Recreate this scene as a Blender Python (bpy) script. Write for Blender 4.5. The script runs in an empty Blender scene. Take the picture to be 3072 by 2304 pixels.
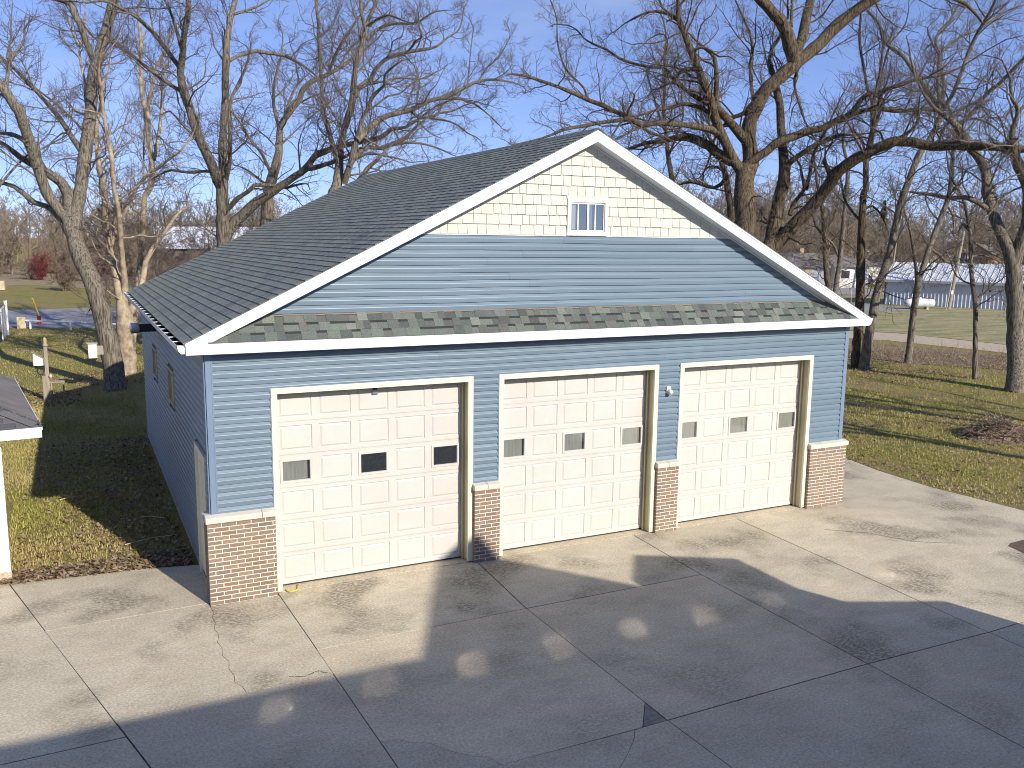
import bpy, bmesh, math, random
import numpy as np
from mathutils import Matrix, Vector

random.seed(11)
RNG = np.random.default_rng(11)
scene = bpy.context.scene
COL = scene.collection
R = math.radians

# ------------------------------------------------------------------ camera
cam_data = bpy.data.cameras.new('camera')
cam = bpy.data.objects.new('camera', cam_data)
COL.objects.link(cam)
CAM = Vector((-1.4873, -12.6175, 5.1619))
_yaw, _pitch, _roll = 0.4604, -0.1608, 0.0117
_f = Vector((math.sin(_yaw)*math.cos(_pitch), math.cos(_yaw)*math.cos(_pitch), math.sin(_pitch)))
_r = Vector((math.cos(_yaw), -math.sin(_yaw), 0))
_u = _r.cross(_f)
_r2 = _r*math.cos(_roll) + _u*math.sin(_roll)
_u2 = -_r*math.sin(_roll) + _u*math.cos(_roll)
cam.matrix_world = Matrix(((_r2.x, _u2.x, -_f.x, CAM.x), (_r2.y, _u2.y, -_f.y, CAM.y),
                           (_r2.z, _u2.z, -_f.z, CAM.z), (0, 0, 0, 1)))
cam_data.sensor_width = 36
cam_data.lens = 2660.6/3072*36
cam_data.clip_start = 0.1
cam_data.clip_end = 5000
scene.camera = cam

# ------------------------------------------------------------------ sky, sun, exposure
SUN_EL = R(26.1)
SUN_H = Vector((0.287, -0.958))                    # horizontal direction towards the sun
world = bpy.data.worlds.new('World')
scene.world = world
world.use_nodes = True
wn, wl = world.node_tree.nodes, world.node_tree.links
bg = wn['Background']
sky = wn.new('ShaderNodeTexSky')
sky.sky_type = 'NISHITA'
sky.sun_disc = False
sky.sun_elevation = SUN_EL
sky.sun_rotation = math.atan2(SUN_H.x, SUN_H.y)
sky.altitude = 200
sky.air_density = 0.6
sky.dust_density = 0.0
sky.ozone_density = 3.0
# thin high cloud: a soft veil over the blue
tc = wn.new('ShaderNodeTexCoord')
mp = wn.new('ShaderNodeMapping'); mp.inputs['Scale'].default_value = (1.2, 1.2, 5.0)
nz = wn.new('ShaderNodeTexNoise'); nz.inputs['Scale'].default_value = 2.2; nz.inputs['Detail'].default_value = 7; nz.inputs['Roughness'].default_value = 0.6
rp = wn.new('ShaderNodeValToRGB')
rp.color_ramp.elements[0].position = 0.46; rp.color_ramp.elements[0].color = (0, 0, 0, 1)
rp.color_ramp.elements[1].position = 0.85; rp.color_ramp.elements[1].color = (.35, .35, .35, 1)
mx = wn.new('ShaderNodeMix'); mx.data_type = 'RGBA'
mx.inputs['B'].default_value = (5.6, 6.2, 7.2, 1)
wl.new(tc.outputs['Generated'], mp.inputs['Vector']); wl.new(mp.outputs[0], nz.inputs['Vector'])
wl.new(nz.outputs['Fac'], rp.inputs['Fac']); wl.new(rp.outputs['Color'], mx.inputs['Factor'])
gm = wn.new('ShaderNodeGamma'); gm.inputs['Gamma'].default_value = .62
tn = wn.new('ShaderNodeMix'); tn.data_type = 'RGBA'; tn.blend_type = 'MULTIPLY'; tn.inputs['Factor'].default_value = 1
tn.inputs['B'].default_value = (1.60, 1.76, 2.46, 1)
wl.new(sky.outputs['Color'], gm.inputs['Color']); wl.new(gm.outputs['Color'], tn.inputs['A'])
wl.new(tn.outputs['Result'], mx.inputs['A']); wl.new(mx.outputs['Result'], bg.inputs['Color'])
bg.inputs['Strength'].default_value = 0.104

sun_data = bpy.data.lights.new('sun', 'SUN')
sun_data.energy = 4.8
sun_data.angle = R(0.53)
sun_data.color = (1.0, 0.935, 0.83)
sun = bpy.data.objects.new('sun', sun_data)
COL.objects.link(sun)
_sd = Vector((SUN_H.x*math.cos(SUN_EL), SUN_H.y*math.cos(SUN_EL), math.sin(SUN_EL)))
sun.rotation_euler = _sd.to_track_quat('Z', 'Y').to_euler()
sun.location = (20, -40, 40)
scene.view_settings.view_transform = 'Standard'
scene.view_settings.look = 'None'
scene.view_settings.exposure = 0.30
scene.view_settings.gamma = 1
scene.render.engine = 'CYCLES'
scene.cycles.use_denoising = True
scene.cycles.filter_width = 1.0
scene.cycles.max_bounces = 6
scene.cycles.transparent_max_bounces = 12
scene.cycles.caustics_reflective = True        # the door panes throw patches of sun onto the shaded concrete
scene.cycles.blur_glossy = 0
scene.cycles.sample_clamp_indirect = 0
scene.cycles.use_guiding = True
scene.cycles.surface_guiding_probability = .65
scene.cycles.caustics_refractive = False

# ------------------------------------------------------------------ helpers
def new_obj(name, me, parent=None, m=None, loc=None):
    o = bpy.data.objects.new(name, me)
    COL.objects.link(o)
    if parent is not None: o.parent = parent
    if loc is not None: o.location = loc
    if m is not None and me is not None and not me.materials: me.materials.append(m)
    return o
def tag(o, label=None, cat=None, group=None, kind=None):
    if label: o['label'] = label
    if cat: o['category'] = cat
    if group: o['group'] = group
    if kind: o['kind'] = kind
    return o
def empty(name, loc=(0, 0, 0), rz=0, parent=None):
    o = bpy.data.objects.new(name, None); COL.objects.link(o)
    o.location = loc; o.rotation_euler = (0, 0, rz); o.empty_display_size = .2
    if parent: o.parent = parent
    return o
def copy_tree(o, parent=None):
    c = o.copy(); COL.objects.link(c); c.parent = parent
    for ch in list(o.children): copy_tree(ch, c)
    return c

class MB:
    """collects verts and faces for ONE mesh"""
    def __init__(s): s.v = []; s.f = []; s.t = []
    def add(s, vs, fs, tone=None):
        b = len(s.v); s.v += [tuple(p) for p in vs]; s.f += [tuple(b+i for i in q) for q in fs]
        s.t += [tone if tone is not None else .5]*len(fs)
        return s
    def box(s, x0, x1, y0, y1, z0, z1, tone=None):
        return s.add([(x0,y0,z0),(x1,y0,z0),(x1,y1,z0),(x0,y1,z0),(x0,y0,z1),(x1,y0,z1),(x1,y1,z1),(x0,y1,z1)],
              [(0,3,2,1),(4,5,6,7),(0,1,5,4),(1,2,6,5),(2,3,7,6),(3,0,4,7)], tone)
    def prism(s, poly, a, b, fn, tone=None):
        """poly [(p,q)] extruded from a to b; fn(p,q,t) gives the point"""
        n = len(poly)
        vs = [fn(p, q, a) for p, q in poly] + [fn(p, q, b) for p, q in poly]
        fs = [tuple(range(n))[::-1], tuple(range(n, 2*n))] + [(i, (i+1) % n, n+(i+1) % n, n+i) for i in range(n)]
        return s.add(vs, fs, tone)
    def tube(s, pts, rs, n=8, cap=True, tone=None):
        pts = [Vector(p) for p in pts]
        if not isinstance(rs, (list, tuple)): rs = [rs]*len(pts)
        vs = []
        ref = None
        for i, p in enumerate(pts):
            t = (pts[min(i+1, len(pts)-1)]-pts[max(i-1, 0)]).normalized()
            if ref is None: ref = Vector((0, 0, 1)) if abs(t.z) < .9 else Vector((1, 0, 0))
            a = t.cross(ref).normalized(); b = a.cross(t).normalized(); ref = b
            for k in range(n):
                w = 2*math.pi*k/n
                vs.append(p + a*math.cos(w)*rs[i] + b*math.sin(w)*rs[i])
        fs = [(i*n+k, i*n+(k+1) % n, (i+1)*n+(k+1) % n, (i+1)*n+k) for i in range(len(pts)-1) for k in range(n)]
        if cap: fs += [tuple(range(n))[::-1], tuple(range((len(pts)-1)*n, len(pts)*n))]
        return s.add(vs, fs, tone)
    def mesh(s, name, smooth=False, fix=True):
        me = bpy.data.meshes.new(name); me.from_pydata(s.v, [], s.f); me.update()
        if len(set(s.t)) > 1:
            at = me.attributes.new('tone', 'FLOAT', 'FACE'); at.data.foreach_set('value', s.t)
        if fix:
            bm = bmesh.new(); bm.from_mesh(me); bmesh.ops.recalc_face_normals(bm, faces=bm.faces); bm.to_mesh(me); bm.free()
        if smooth: me.shade_smooth()
        return me
    def build(s, name, m, parent=None, loc=None, smooth=False, fix=True, bevel=0):
        me = s.mesh(name, smooth, fix)
        o = new_obj(name, me, parent, m, loc)
        if bevel:
            md = o.modifiers.new('bevel', 'BEVEL'); md.width = bevel; md.segments = 2; md.limit_method = 'ANGLE'
        return o
def box(name, m, parent, x0, x1, y0, y1, z0, z1, bevel=0):
    return MB().box(x0, x1, y0, y1, z0, z1).build(name, m, parent, bevel=bevel)
def fast_mesh(name, V, Fq, attr=None, smooth=False):
    """numpy verts (n,3), faces (m,k)"""
    me = bpy.data.meshes.new(name)
    k = Fq.shape[1]
    me.vertices.add(len(V)); me.vertices.foreach_set('co', np.ascontiguousarray(V, dtype=np.float32).ravel())
    me.loops.add(Fq.size); me.loops.foreach_set('vertex_index', np.ascontiguousarray(Fq, dtype=np.int32).ravel())
    me.polygons.add(len(Fq)); me.polygons.foreach_set('loop_start', np.arange(0, Fq.size, k, dtype=np.int32))
    if attr is not None:
        at = me.attributes.new('tone', 'FLOAT', 'FACE'); at.data.foreach_set('value', np.ascontiguousarray(attr, dtype=np.float32))
    me.update(calc_edges=True)
    if smooth: me.shade_smooth()
    return me

# ------------------------------------------------------------------ materials
def mat(name, c1, c2=None, scale=4.0, rough=.7, bump=0., bscale=None, spec=.4, detail=6, contrast=(.35, .65), stretch=(1, 1, 1),
        tone=None, rand=None, metallic=0., fine=None, obj=False, speck=None):
    """c1/c2 mixed by noise; tone: colours by face attribute; rand: colours by object random; fine: (scale, amount) fine mottling"""
    m = bpy.data.materials.new(name); m.use_nodes = True
    n, l = m.node_tree.nodes, m.node_tree.links
    b = n['Principled BSDF']
    b.inputs['Roughness'].default_value = rough
    b.inputs['Metallic'].default_value = metallic
    b.inputs['Specular IOR Level'].default_value = spec
    if obj:
        t = n.new('ShaderNodeTexCoord'); pos = t.outputs['Object']
    else:
        t = n.new('ShaderNodeNewGeometry'); pos = t.outputs['Position']
    mpn = n.new('ShaderNodeMapping'); mpn.inputs['Scale'].default_value = stretch
    l.new(pos, mpn.inputs['Vector']); pos = mpn.outputs[0]
    def ramp(src, cols, ps=None):
        r = n.new('ShaderNodeValToRGB'); e = r.color_ramp.elements
        k = len(cols)
        while len(e) < k: e.new(.5)
        for i, c in enumerate(cols):
            e[i].position = (ps[i] if ps else i/(k-1)); e[i].color = (*c, 1)
        l.new(src, r.inputs['Fac']); return r.outputs['Color']
    def noise(sc, d=detail, ro=.55):
        z = n.new('ShaderNodeTexNoise'); z.inputs['Scale'].default_value = sc; z.inputs['Detail'].default_value = d; z.inputs['Roughness'].default_value = ro
        l.new(pos, z.inputs['Vector']); return z.outputs['Fac']
    def mult(a, bcol, fac=1.0, mode='MULTIPLY'):
        x = n.new('ShaderNodeMix'); x.data_type = 'RGBA'; x.blend_type = mode
        x.inputs['Factor'].default_value = fac
        l.new(a, x.inputs['A']); l.new(bcol, x.inputs['B']); return x.outputs['Result']
    col = None
    if tone:
        a = n.new('ShaderNodeAttribute'); a.attribute_name = 'tone'; col = ramp(a.outputs['Fac'], tone)
    elif rand:
        a = n.new('ShaderNodeObjectInfo'); col = ramp(a.outputs['Random'], rand)
    if c2 is not None:
        nc = ramp(noise(scale), [c1, c2], contrast)
        col = nc if col is None else mult(col, nc)
    elif col is None:
        v = n.new('ShaderNodeRGB'); v.outputs[0].default_value = (*c1, 1); col = v.outputs[0]
    if fine:
        a = 1-fine[1]
        col = mult(col, ramp(noise(fine[0], 3, .7), [(a, a, a), (1.0+fine[1]*.6,)*3], (.3, .7)))
    if speck:
        col = mult(col, ramp(noise(speck[0], 2, .5), [speck[1], (1, 1, 1)], (speck[2], speck[2]+.06)))
    l.new(col, b.inputs['Base Color'])
    if bump:
        bp = n.new('ShaderNodeBump'); bp.inputs['Strength'].default_value = bump; bp.inputs['Distance'].default_value = .02
        l.new(noise(bscale or scale*4, 5, .6), bp.inputs['Height']); l.new(bp.outputs[0], b.inputs['Normal'])
    m['n'] = 1
    return m

M = {}
M['siding'] = mat('siding_blue', (.140, .198, .250), (.158, .216, .268), scale=1.1, rough=.40, spec=.45, rand=[(.93, .93, .94), (1.06, 1.06, 1.05)], fine=(60, .05), stretch=(.4, .4, 3))
M['post'] = mat('post_blue', (.160, .222, .305), (.175, .238, .32), scale=3, rough=.4)
M['backing'] = mat('backing_dark', (.05, .08, .11), rough=.8)
M['white'] = mat('white_trim', (.78, .80, .835), (.74, .765, .80), scale=1.6, rough=.4, fine=(9, .03))
M['cream'] = mat('cream_shake', (.58, .567, .485), (.53, .517, .44), scale=4, rough=.6, rand=[(.93, .93, .93), (1, 1, 1)], bump=.15, bscale=50, stretch=(3, 3, .6))
M['trim'] = mat('cream_trim', (.74, .70, .53), (.70, .66, .49), scale=2.2, rough=.42)
M['frame'] = mat('window_frame', (.74, .725, .65), (.70, .685, .61), scale=3, rough=.4)
M['jamb'] = mat('jamb_tan', (.50, .44, .24), (.45, .39, .21), scale=2, rough=.5)
M['door'] = mat('door_almond', (.575, .548, .502), (.54, .512, .465), scale=1.3, rough=.45, fine=(14, .025))
M['mortar'] = mat('mortar', (.80, .72, .60), (.72, .64, .52), scale=9, rough=.9, bump=.3, bscale=90)
M['brick'] = mat('brick', (.9, .9, .9), (1.12, 1.1, 1.1), scale=38, rough=.85, bump=.5, bscale=120,
                 rand=[(.205, .145, .105), (.28, .192, .135), (.22, .178, .143), (.305, .212, .15), (.185, .155, .13), (.265, .182, .135)])
M['cap'] = mat('cap_stone', (.62, .57, .49), (.54, .50, .42), scale=7, rough=.8, bump=.15, bscale=60)
SH = [(.145, .160, .152), (.200, .220, .202), (.235, .258, .232), (.165, .182, .178), (.215, .212, .196), (.24, .272, .235)]
M['shingle'] = mat('shingle', (.8, .8, .8), (1.15, 1.15, 1.15), scale=70, rough=.92, bump=.6, bscale=140, tone=SH, spec=.2)
M['pent'] = mat('shingle_green', (.7, .7, .7), (1.25, 1.25, 1.25), scale=85, rough=.92, bump=.6, bscale=150, spec=.2,
                rand=[(.075, .09, .085), (.165, .185, .16), (.115, .14, .125), (.225, .24, .205), (.085, .09, .088), (.17, .205, .168), (.14, .135, .122), (.10, .12, .115)])
M['pentdark'] = mat('shingle_dark_band', (.030, .036, .034), (.045, .050, .048), scale=60, rough=.95, spec=.2)
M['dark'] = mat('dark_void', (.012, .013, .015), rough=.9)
M['black'] = mat('black_plastic', (.018, .018, .02), (.03, .03, .034), scale=25, rough=.32, bump=.5, bscale=18)
M['curtain'] = mat('curtain', (.47, .46, .41), (.40, .39, .35), scale=12, rough=.9, stretch=(3, 3, .3))
M['metal'] = mat('galvanised', (.62, .65, .68), (.5, .53, .56), scale=14, rough=.3, metallic=.9)
M['seal'] = mat('rubber', (.03, .03, .03), rough=.8)
M['yellow'] = mat('yellow_hose', (.62, .47, .06), rough=.5)
def glass(name, tint=(.02, .025, .03)):
    m = bpy.data.materials.new(name); m.use_nodes = True
    n, l = m.node_tree.nodes, m.node_tree.links
    for q in list(n): n.remove(q)
    o = n.new('ShaderNodeOutputMaterial'); tr = n.new('ShaderNodeBsdfTransparent'); tr.inputs[0].default_value = (.86, .88, .88, 1)
    g = n.new('ShaderNodeBsdfGlossy'); g.inputs['Roughness'].default_value = .065
    x = n.new('ShaderNodeMixShader'); x.inputs[0].default_value = .34      # coated double glazing
    l.new(tr.outputs[0], x.inputs[1]); l.new(g.outputs[0], x.inputs[2]); l.new(x.outputs[0], o.inputs[0])
    return m
M['glass'] = glass('glass')
# concrete with mildew, traffic grime and aggregate speckle
def concrete(name, base, dark, grime=.5):
    m = bpy.data.materials.new(name); m.use_nodes = True
    n, l = m.node_tree.nodes, m.node_tree.links
    b = n['Principled BSDF']; b.inputs['Roughness'].default_value = .88; b.inputs['Specular IOR Level'].default_value = .25
    g = n.new('ShaderNodeNewGeometry'); pos = g.outputs['Position']
    def noise(sc, d, ro, st=(1, 1, 1)):
        mp_ = n.new('ShaderNodeMapping'); mp_.inputs['Scale'].default_value = st; l.new(pos, mp_.inputs['Vector'])
        z = n.new('ShaderNodeTexNoise'); z.inputs['Scale'].default_value = sc; z.inputs['Detail'].default_value = d; z.inputs['Roughness'].default_value = ro
        l.new(mp_.outputs[0], z.inputs['Vector']); return z.outputs['Fac']
    def ramp(src, a, c, p0, p1):
        r = n.new('ShaderNodeValToRGB'); r.color_ramp.elements[0].position = p0; r.color_ramp.elements[1].position = p1
        r.color_ramp.elements[0].color = (*a, 1); r.color_ramp.elements[1].color = (*c, 1); l.new(src, r.inputs['Fac']); return r.outputs['Color']
    def mix(a, c, fac, mode='MULTIPLY'):
        x = n.new('ShaderNodeMix'); x.data_type = 'RGBA'; x.blend_type = mode
        if isinstance(fac, float): x.inputs['Factor'].default_value = fac
        else: l.new(fac, x.inputs['Factor'])
        l.new(a, x.inputs['A']); l.new(c, x.inputs['B']); return x.outputs['Result']
    W = (1., 1., 1.)
    col = ramp(noise(.55, 5, .6), dark, base, .30, .68)
    oi = n.new('ShaderNodeObjectInfo')
    col = mix(col, ramp(oi.outputs['Random'], (.90, .90, .91), (1.05, 1.04, 1.02), 0, 1), 1.0)
    col = mix(col, ramp(noise(1.6, 6, .7, (1, 1.8, 1)), (.90, .89, .88), W, .40, .55), 1.0)         # faint wash marks
    blot = n.new('ShaderNodeMath'); blot.operation = 'MULTIPLY'
    l.new(ramp(noise(.75, 3, .5), (0, 0, 0), W, .50, .64), blot.inputs[0]); l.new(ramp(noise(14, 6, .75, (1, 2.2, 1)), W, (0, 0, 0), .44, .60), blot.inputs[1])
    dk = n.new('ShaderNodeRGB'); dk.outputs[0].default_value = (.155, .135, .098, 1)
    sc_ = n.new('ShaderNodeMath'); sc_.operation = 'MULTIPLY'; sc_.inputs[1].default_value = grime; l.new(blot.outputs[0], sc_.inputs[0])
    col = mix(col, dk.outputs[0], sc_.outputs[0], 'MIX')                                            # mildew blotches
    col = mix(col, ramp(noise(34, 4, .8), (.66, .65, .63), (1.20, 1.20, 1.20), .33, .67), 1.0)          # aggregate
    col = mix(col, ramp(noise(30, 4, .7), (.90, .90, .89), (1.05, 1.05, 1.05), .35, .65), 1.0)
    l.new(col, b.inputs['Base Color'])
    bp = n.new('ShaderNodeBump'); bp.inputs['Strength'].default_value = .35; bp.inputs['Distance'].default_value = .006
    l.new(noise(80, 4, .65), bp.inputs['Height']); l.new(bp.outputs[0], b.inputs['Normal'])
    return m
M['conc'] = concrete('concrete', (.68, .60, .455), (.55, .485, .365), .78)
M['conc2'] = concrete('concrete_coarse', (.67, .575, .425), (.555, .48, .36), .35)
M['dirt_and_shade'] = mat('joint_dirt_gutter_shade', (.045, .04, .035), (.075, .065, .05), scale=20, rough=.95)  # earth in the slab joints; also paints the shade in the gutter
M['patch'] = mat('patch_fill', (.20, .18, .15), (.30, .27, .225), scale=12, rough=.95, bump=.5, bscale=40)
M['soil'] = mat('soil', (.10, .075, .05), (.16, .12, .085), scale=6, rough=.95, bump=.6, bscale=40)
# lawn: green, straw and bare patches
def lawn_mat():
    m = bpy.data.materials.new('lawn'); m.use_nodes = True
    n, l = m.node_tree.nodes, m.node_tree.links
    b = n['Principled BSDF']; b.inputs['Roughness'].default_value = .95; b.inputs['Specular IOR Level'].default_value = .1
    g = n.new('ShaderNodeNewGeometry')
    def noise(sc, d, ro):
        z = n.new('ShaderNodeTexNoise'); z.inputs['Scale'].default_value = sc; z.inputs['Detail'].default_value = d; z.inputs['Roughness'].default_value = ro
        l.new(g.outputs['Position'], z.inputs['Vector']); return z.outputs['Fac']
    r = n.new('ShaderNodeValToRGB'); e = r.color_ramp.elements
    e[0].position = .36; e[0].color = (.17, .122, .072, 1); e[1].position = .64; e[1].color = (.17, .18, .05, 1)
    for p, c in ((.43, (.32, .25, .13)), (.50, (.32, .275, .10)), (.57, (.25, .24, .07))):
        q = e.new(p); q.color = (*c, 1)
    mixn = n.new('ShaderNodeMix'); mixn.inputs['Factor'].default_value = .5
    l.new(noise(.5, 5, .6), mixn.inputs['A']); l.new(noise(3.5, 6, .75), mixn.inputs['B']); l.new(mixn.outputs['Result'], r.inputs['Fac'])
    r2 = n.new('ShaderNodeValToRGB'); r2.color_ramp.elements[0].position = .3; r2.color_ramp.elements[0].color = (.42, .40, .38, 1)
    r2.color_ramp.elements[1].position = .66; r2.color_ramp.elements[1].color = (1.3, 1.3, 1.25, 1)
    l.new(noise(22, 5, .75), r2.inputs['Fac'])
    x = n.new('ShaderNodeMix'); x.data_type = 'RGBA'; x.blend_type = 'MULTIPLY'; x.inputs['Factor'].default_value = 1
    l.new(r.outputs['Color'], x.inputs['A']); l.new(r2.outputs['Color'], x.inputs['B']); l.new(x.outputs['Result'], b.inputs['Base Color'])
    bp = n.new('ShaderNodeBump'); bp.inputs['Strength'].default_value = .9; bp.inputs['Distance'].default_value = .05
    l.new(noise(26, 4, .7), bp.inputs['Height']); l.new(bp.outputs[0], b.inputs['Normal'])
    return m
M['lawn'] = lawn_mat()
M['blade'] = mat('grass_blade', (.9, .9, .9), (1.1, 1.1, 1.1), scale=2, rough=.8, spec=.15,
                 tone=[(.47, .38, .18), (.43, .355, .125), (.34, .315, .08), (.205, .225, .05), (.37, .325, .10)])
M['leaf'] = mat('leaf_litter', (.8, .8, .8), (1.2, 1.2, 1.2), scale=5, rough=.9, spec=.15,
                tone=[(.12, .075, .045), (.22, .145, .085), (.33, .245, .155), (.16, .10, .06), (.42, .34, .24)])
M['asphalt'] = mat('road_asphalt', (.27, .26, .26), (.33, .315, .31), scale=1.5, rough=.9, fine=(25, .15))
M['hay'] = mat('mown_hay', (.40, .335, .175), (.235, .225, .085), scale=.8, rough=.95, fine=(6, .35), stretch=(.35, 1.6, 1), contrast=(.38, .62), bump=.6, bscale=8)
M['gravel'] = mat('gravel', (.44, .35, .245), (.56, .46, .335), scale=3, rough=.95, fine=(30, .25))
M['dry'] = mat('dry_grass', (.38, .30, .175), (.24, .18, .10), scale=.9, rough=.95, fine=(8, .3), bump=.8, bscale=10)
M['ditch'] = mat('leafy_ditch', (.16, .11, .07), (.30, .22, .14), scale=3.5, rough=.95, fine=(18, .45), bump=1, bscale=14)
M['bark'] = mat('bark_grey', (.050, .040, .029), (.25, .216, .17), scale=3.2, rough=.92, bump=1.0, bscale=9, contrast=(.34, .60), stretch=(8, 8, .75), detail=8, spec=.15, fine=(9, .2))
M['bark_dark'] = mat('bark_dark', (.030, .023, .017), (.175, .135, .088), scale=3.0, rough=.92, bump=1.0, bscale=8, contrast=(.36, .62), stretch=(8, 8, .9), detail=8, spec=.15, fine=(9, .2))
M['bark_pale'] = mat('bark_pale', (.45, .36, .255), (.22, .17, .115), scale=5, rough=.9, bump=.5, bscale=20, contrast=(.42, .66), stretch=(1, 1, .7), spec=.15, fine=(3, .25))
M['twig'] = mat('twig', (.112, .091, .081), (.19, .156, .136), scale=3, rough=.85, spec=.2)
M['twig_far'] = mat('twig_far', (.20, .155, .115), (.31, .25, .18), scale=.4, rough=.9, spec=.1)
M['twig_red'] = mat('twig_red', (.22, .045, .045), (.15, .035, .035), scale=1, rough=.8)
M['twig_tan'] = mat('twig_tan', (.25, .185, .13), (.18, .13, .09), scale=1, rough=.8)
M['needle'] = mat('needles', (.035, .055, .022), (.06, .075, .03), scale=1, rough=.85)
M['wood'] = mat('grey_wood', (.36, .31, .235), (.26, .22, .165), scale=6, rough=.85, stretch=(4, 4, .5), bump=.3)
M['ply'] = mat('plywood', (.55, .45, .30), (.49, .40, .26), scale=3, rough=.8)
M['vinyl'] = mat('white_vinyl', (.80, .80, .82), (.76, .76, .78), scale=3, rough=.35)
M['steel_wall'] = mat('steel_wall', (.55, .58, .64), (.50, .53, .59), scale=2, rough=.45, spec=.5)
M['steel_roof'] = mat('steel_roof', (.66, .68, .71), (.56, .58, .61), scale=.8, rough=.4, stretch=(1, 1, .4))
M['barn_roof'] = mat('barn_roof', (.62, .65, .70), (.52, .55, .60), scale=.25, rough=.5)
M['barn_wall'] = mat('barn_wall', (.10, .085, .075), (.15, .125, .105), scale=.6, rough=.9)
M['house_white'] = mat('house_white', (.74, .72, .68), (.68, .66, .62), scale=1, rough=.7)
M['house_tan'] = mat('house_tan', (.44, .33, .21), (.38, .28, .18), scale=2, rough=.8)
M['house_grey'] = mat('house_grey', (.36, .365, .40), (.32, .325, .36), scale=1, rough=.75)
M['house_roof'] = mat('house_roof', (.17, .15, .14), (.24, .215, .20), scale=2, rough=.9)
M['win_dark'] = mat('window_dark', (.03, .035, .045), rough=.12, spec=.6)
M['car_blue'] = mat('paint_slate', (.045, .06, .09), rough=.25, spec=.6)
M['car_red'] = mat('paint_red', (.36, .025, .03), rough=.25, spec=.6)
M['car_teal'] = mat('paint_silver', (.42, .48, .52), rough=.25, spec=.6)
M['tyre'] = mat('tyre', (.02, .02, .02), rough=.8)
M['tank'] = mat('tank_white', (.66, .68, .71), (.58, .60, .63), scale=3, rough=.4)
M['brush'] = mat('brush_sticks', (.8, .8, .8), (1.2, 1.2, 1.2), scale=4, rough=.9, tone=[(.13, .09, .06), (.26, .19, .13), (.44, .35, .25), (.19, .12, .085)])

# ================================================================== THE SETTING
def sheet(name, pts, z, m, parent=None):
    me = bpy.data.meshes.new(name); me.from_pydata([(x, y, z) for x, y in pts], [], [tuple(range(len(pts)))]); me.update()
    if me.polygons[0].normal.z < 0: me.flip_normals()
    return new_obj(name, me, parent, m)
ground = sheet('ground', [(-1500, -1500), (1500, -1500), (1500, 1500), (-1500, 1500)], -.03, M['lawn'])
tag(ground, 'wide lawn of mixed green and straw coloured winter grass', 'ground', kind='structure')

# driveway: dark earth bed with separate concrete slabs, open joints between them
drive = sheet('driveway', [(-9.5, -22), (16.5, -22), (15.7, -6), (15.16, -1.9), (15.08, -1.1), (14.94, 0), (15.02, 1.5), (15.28, 2.72), (15.3, 4.4), (12.1, 4.4), (12.1, .35), (.2, .35), (.14, 1.66), (-.69, 1.86), (-2.56, 2.03), (-9.5, 2.4)], -.005, M['dirt_and_shade'])
tag(drive, 'broad concrete driveway of large slabs in front of the garage doors', 'driveway', kind='structure')
G_ = .009
def inset(poly, d):
    n = len(poly); out = []
    c = Vector((sum(p[0] for p in poly)/n, sum(p[1] for p in poly)/n))
    area = sum(poly[i][0]*poly[(i+1) % n][1]-poly[(i+1) % n][0]*poly[i][1] for i in range(n))
    if area < 0: poly = poly[::-1]
    for i in range(n):
        a, b, e = Vector(poly[i-1]), Vector(poly[i]), Vector(poly[(i+1) % n])
        n1 = Vector((-(b-a).y, (b-a).x)).normalized(); n2 = Vector((-(e-b).y, (e-b).x)).normalized()
        k = n1+n2; k = k/max(.6, k.dot(n1)) if k.length > 1e-6 else n1
        out.append(b+k*d)
    return out
def slab(poly, m, dz=0.0, gap=None):
    p = inset(poly, gap or G_)
    q = inset([tuple(v) for v in p], .0006)
    n = len(p)
    vs = [(v.x, v.y, -.02) for v in p]+[(v.x, v.y, dz-.0012) for v in p]+[(v.x, v.y, dz) for v in q]
    fs = [(i, (i+1) % n, n+(i+1) % n, n+i) for i in range(n)]+[(n+i, n+(i+1) % n, 2*n+(i+1) % n, 2*n+i) for i in range(n)]+[tuple(range(2*n, 3*n))]
    MB().add(vs, fs).build('slab', m, drive, fix=False)
def ax(y): return -2.59+(1.98-y)*.2575               # the slanting joint on the west side
def bx(y): return .955+(.0-y)*.034 if y > -2.05 else 1.025+(-2.05-y)*.0335
def cx(y): return 4.15+y*.06 if y > -2.04 else 4.028-(y+2.04)*.0115 if y > -5.34 else 4.066-(y+5.34)*.05
def dx(y): return 7.22+y*.045 if y > -2.03 else 7.128
def ex(y): return 9.54+y*.06 if y > -2.3 else 9.40+(y+2.3)*.014
crack3 = [(-.01, -.12), (.01, -.31), (-.03, -.52), (-.02, -.70), (-.06, -.88), (-.03, -1.10), (-.08, -1.32), (-.05, -1.5), (-.08, -1.73), (-.03, -1.92), (-.06, -2.12), (-.03, -2.31), (-.05, -2.48), (.01, -2.62), (.03, -2.79)]
slab([(ax(2.02), 2.02), (-9.4, 2.38), (-9.4, -3.3), (ax(-3.2), -3.2)], M['conc'])
slab([(ax(2.0), 2.0), (ax(0), -.03), (.0, .02), (.0, -.1), (.15, -.1), (.15, 1.64), (-.69, 1.84)], M['conc'])
slab([(ax(0), -.03), (ax(-2.86), -2.86)]+crack3[::-1]+[(0, .02)], M['conc'], 0, .0028)
slab(crack3+[(bx(-2.77), -2.77), (bx(-.1), -.1)], M['conc'], 0, .0028)
slab([(ax(-2.86), -2.86), (.03, -2.79), (bx(-2.77), -2.77), (bx(-7.2), -7.2), (ax(-7.3), -7.3)], M['conc2'])
slab([(ax(-3.2), -3.2), (-9.4, -3.3), (-9.4, -9), (ax(-9), -9)], M['conc2'])
slab([(bx(.33), .33), (cx(.33), .33), (cx(-2.04), -2.04), (bx(-2.07), -2.07)], M['conc'])
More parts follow.
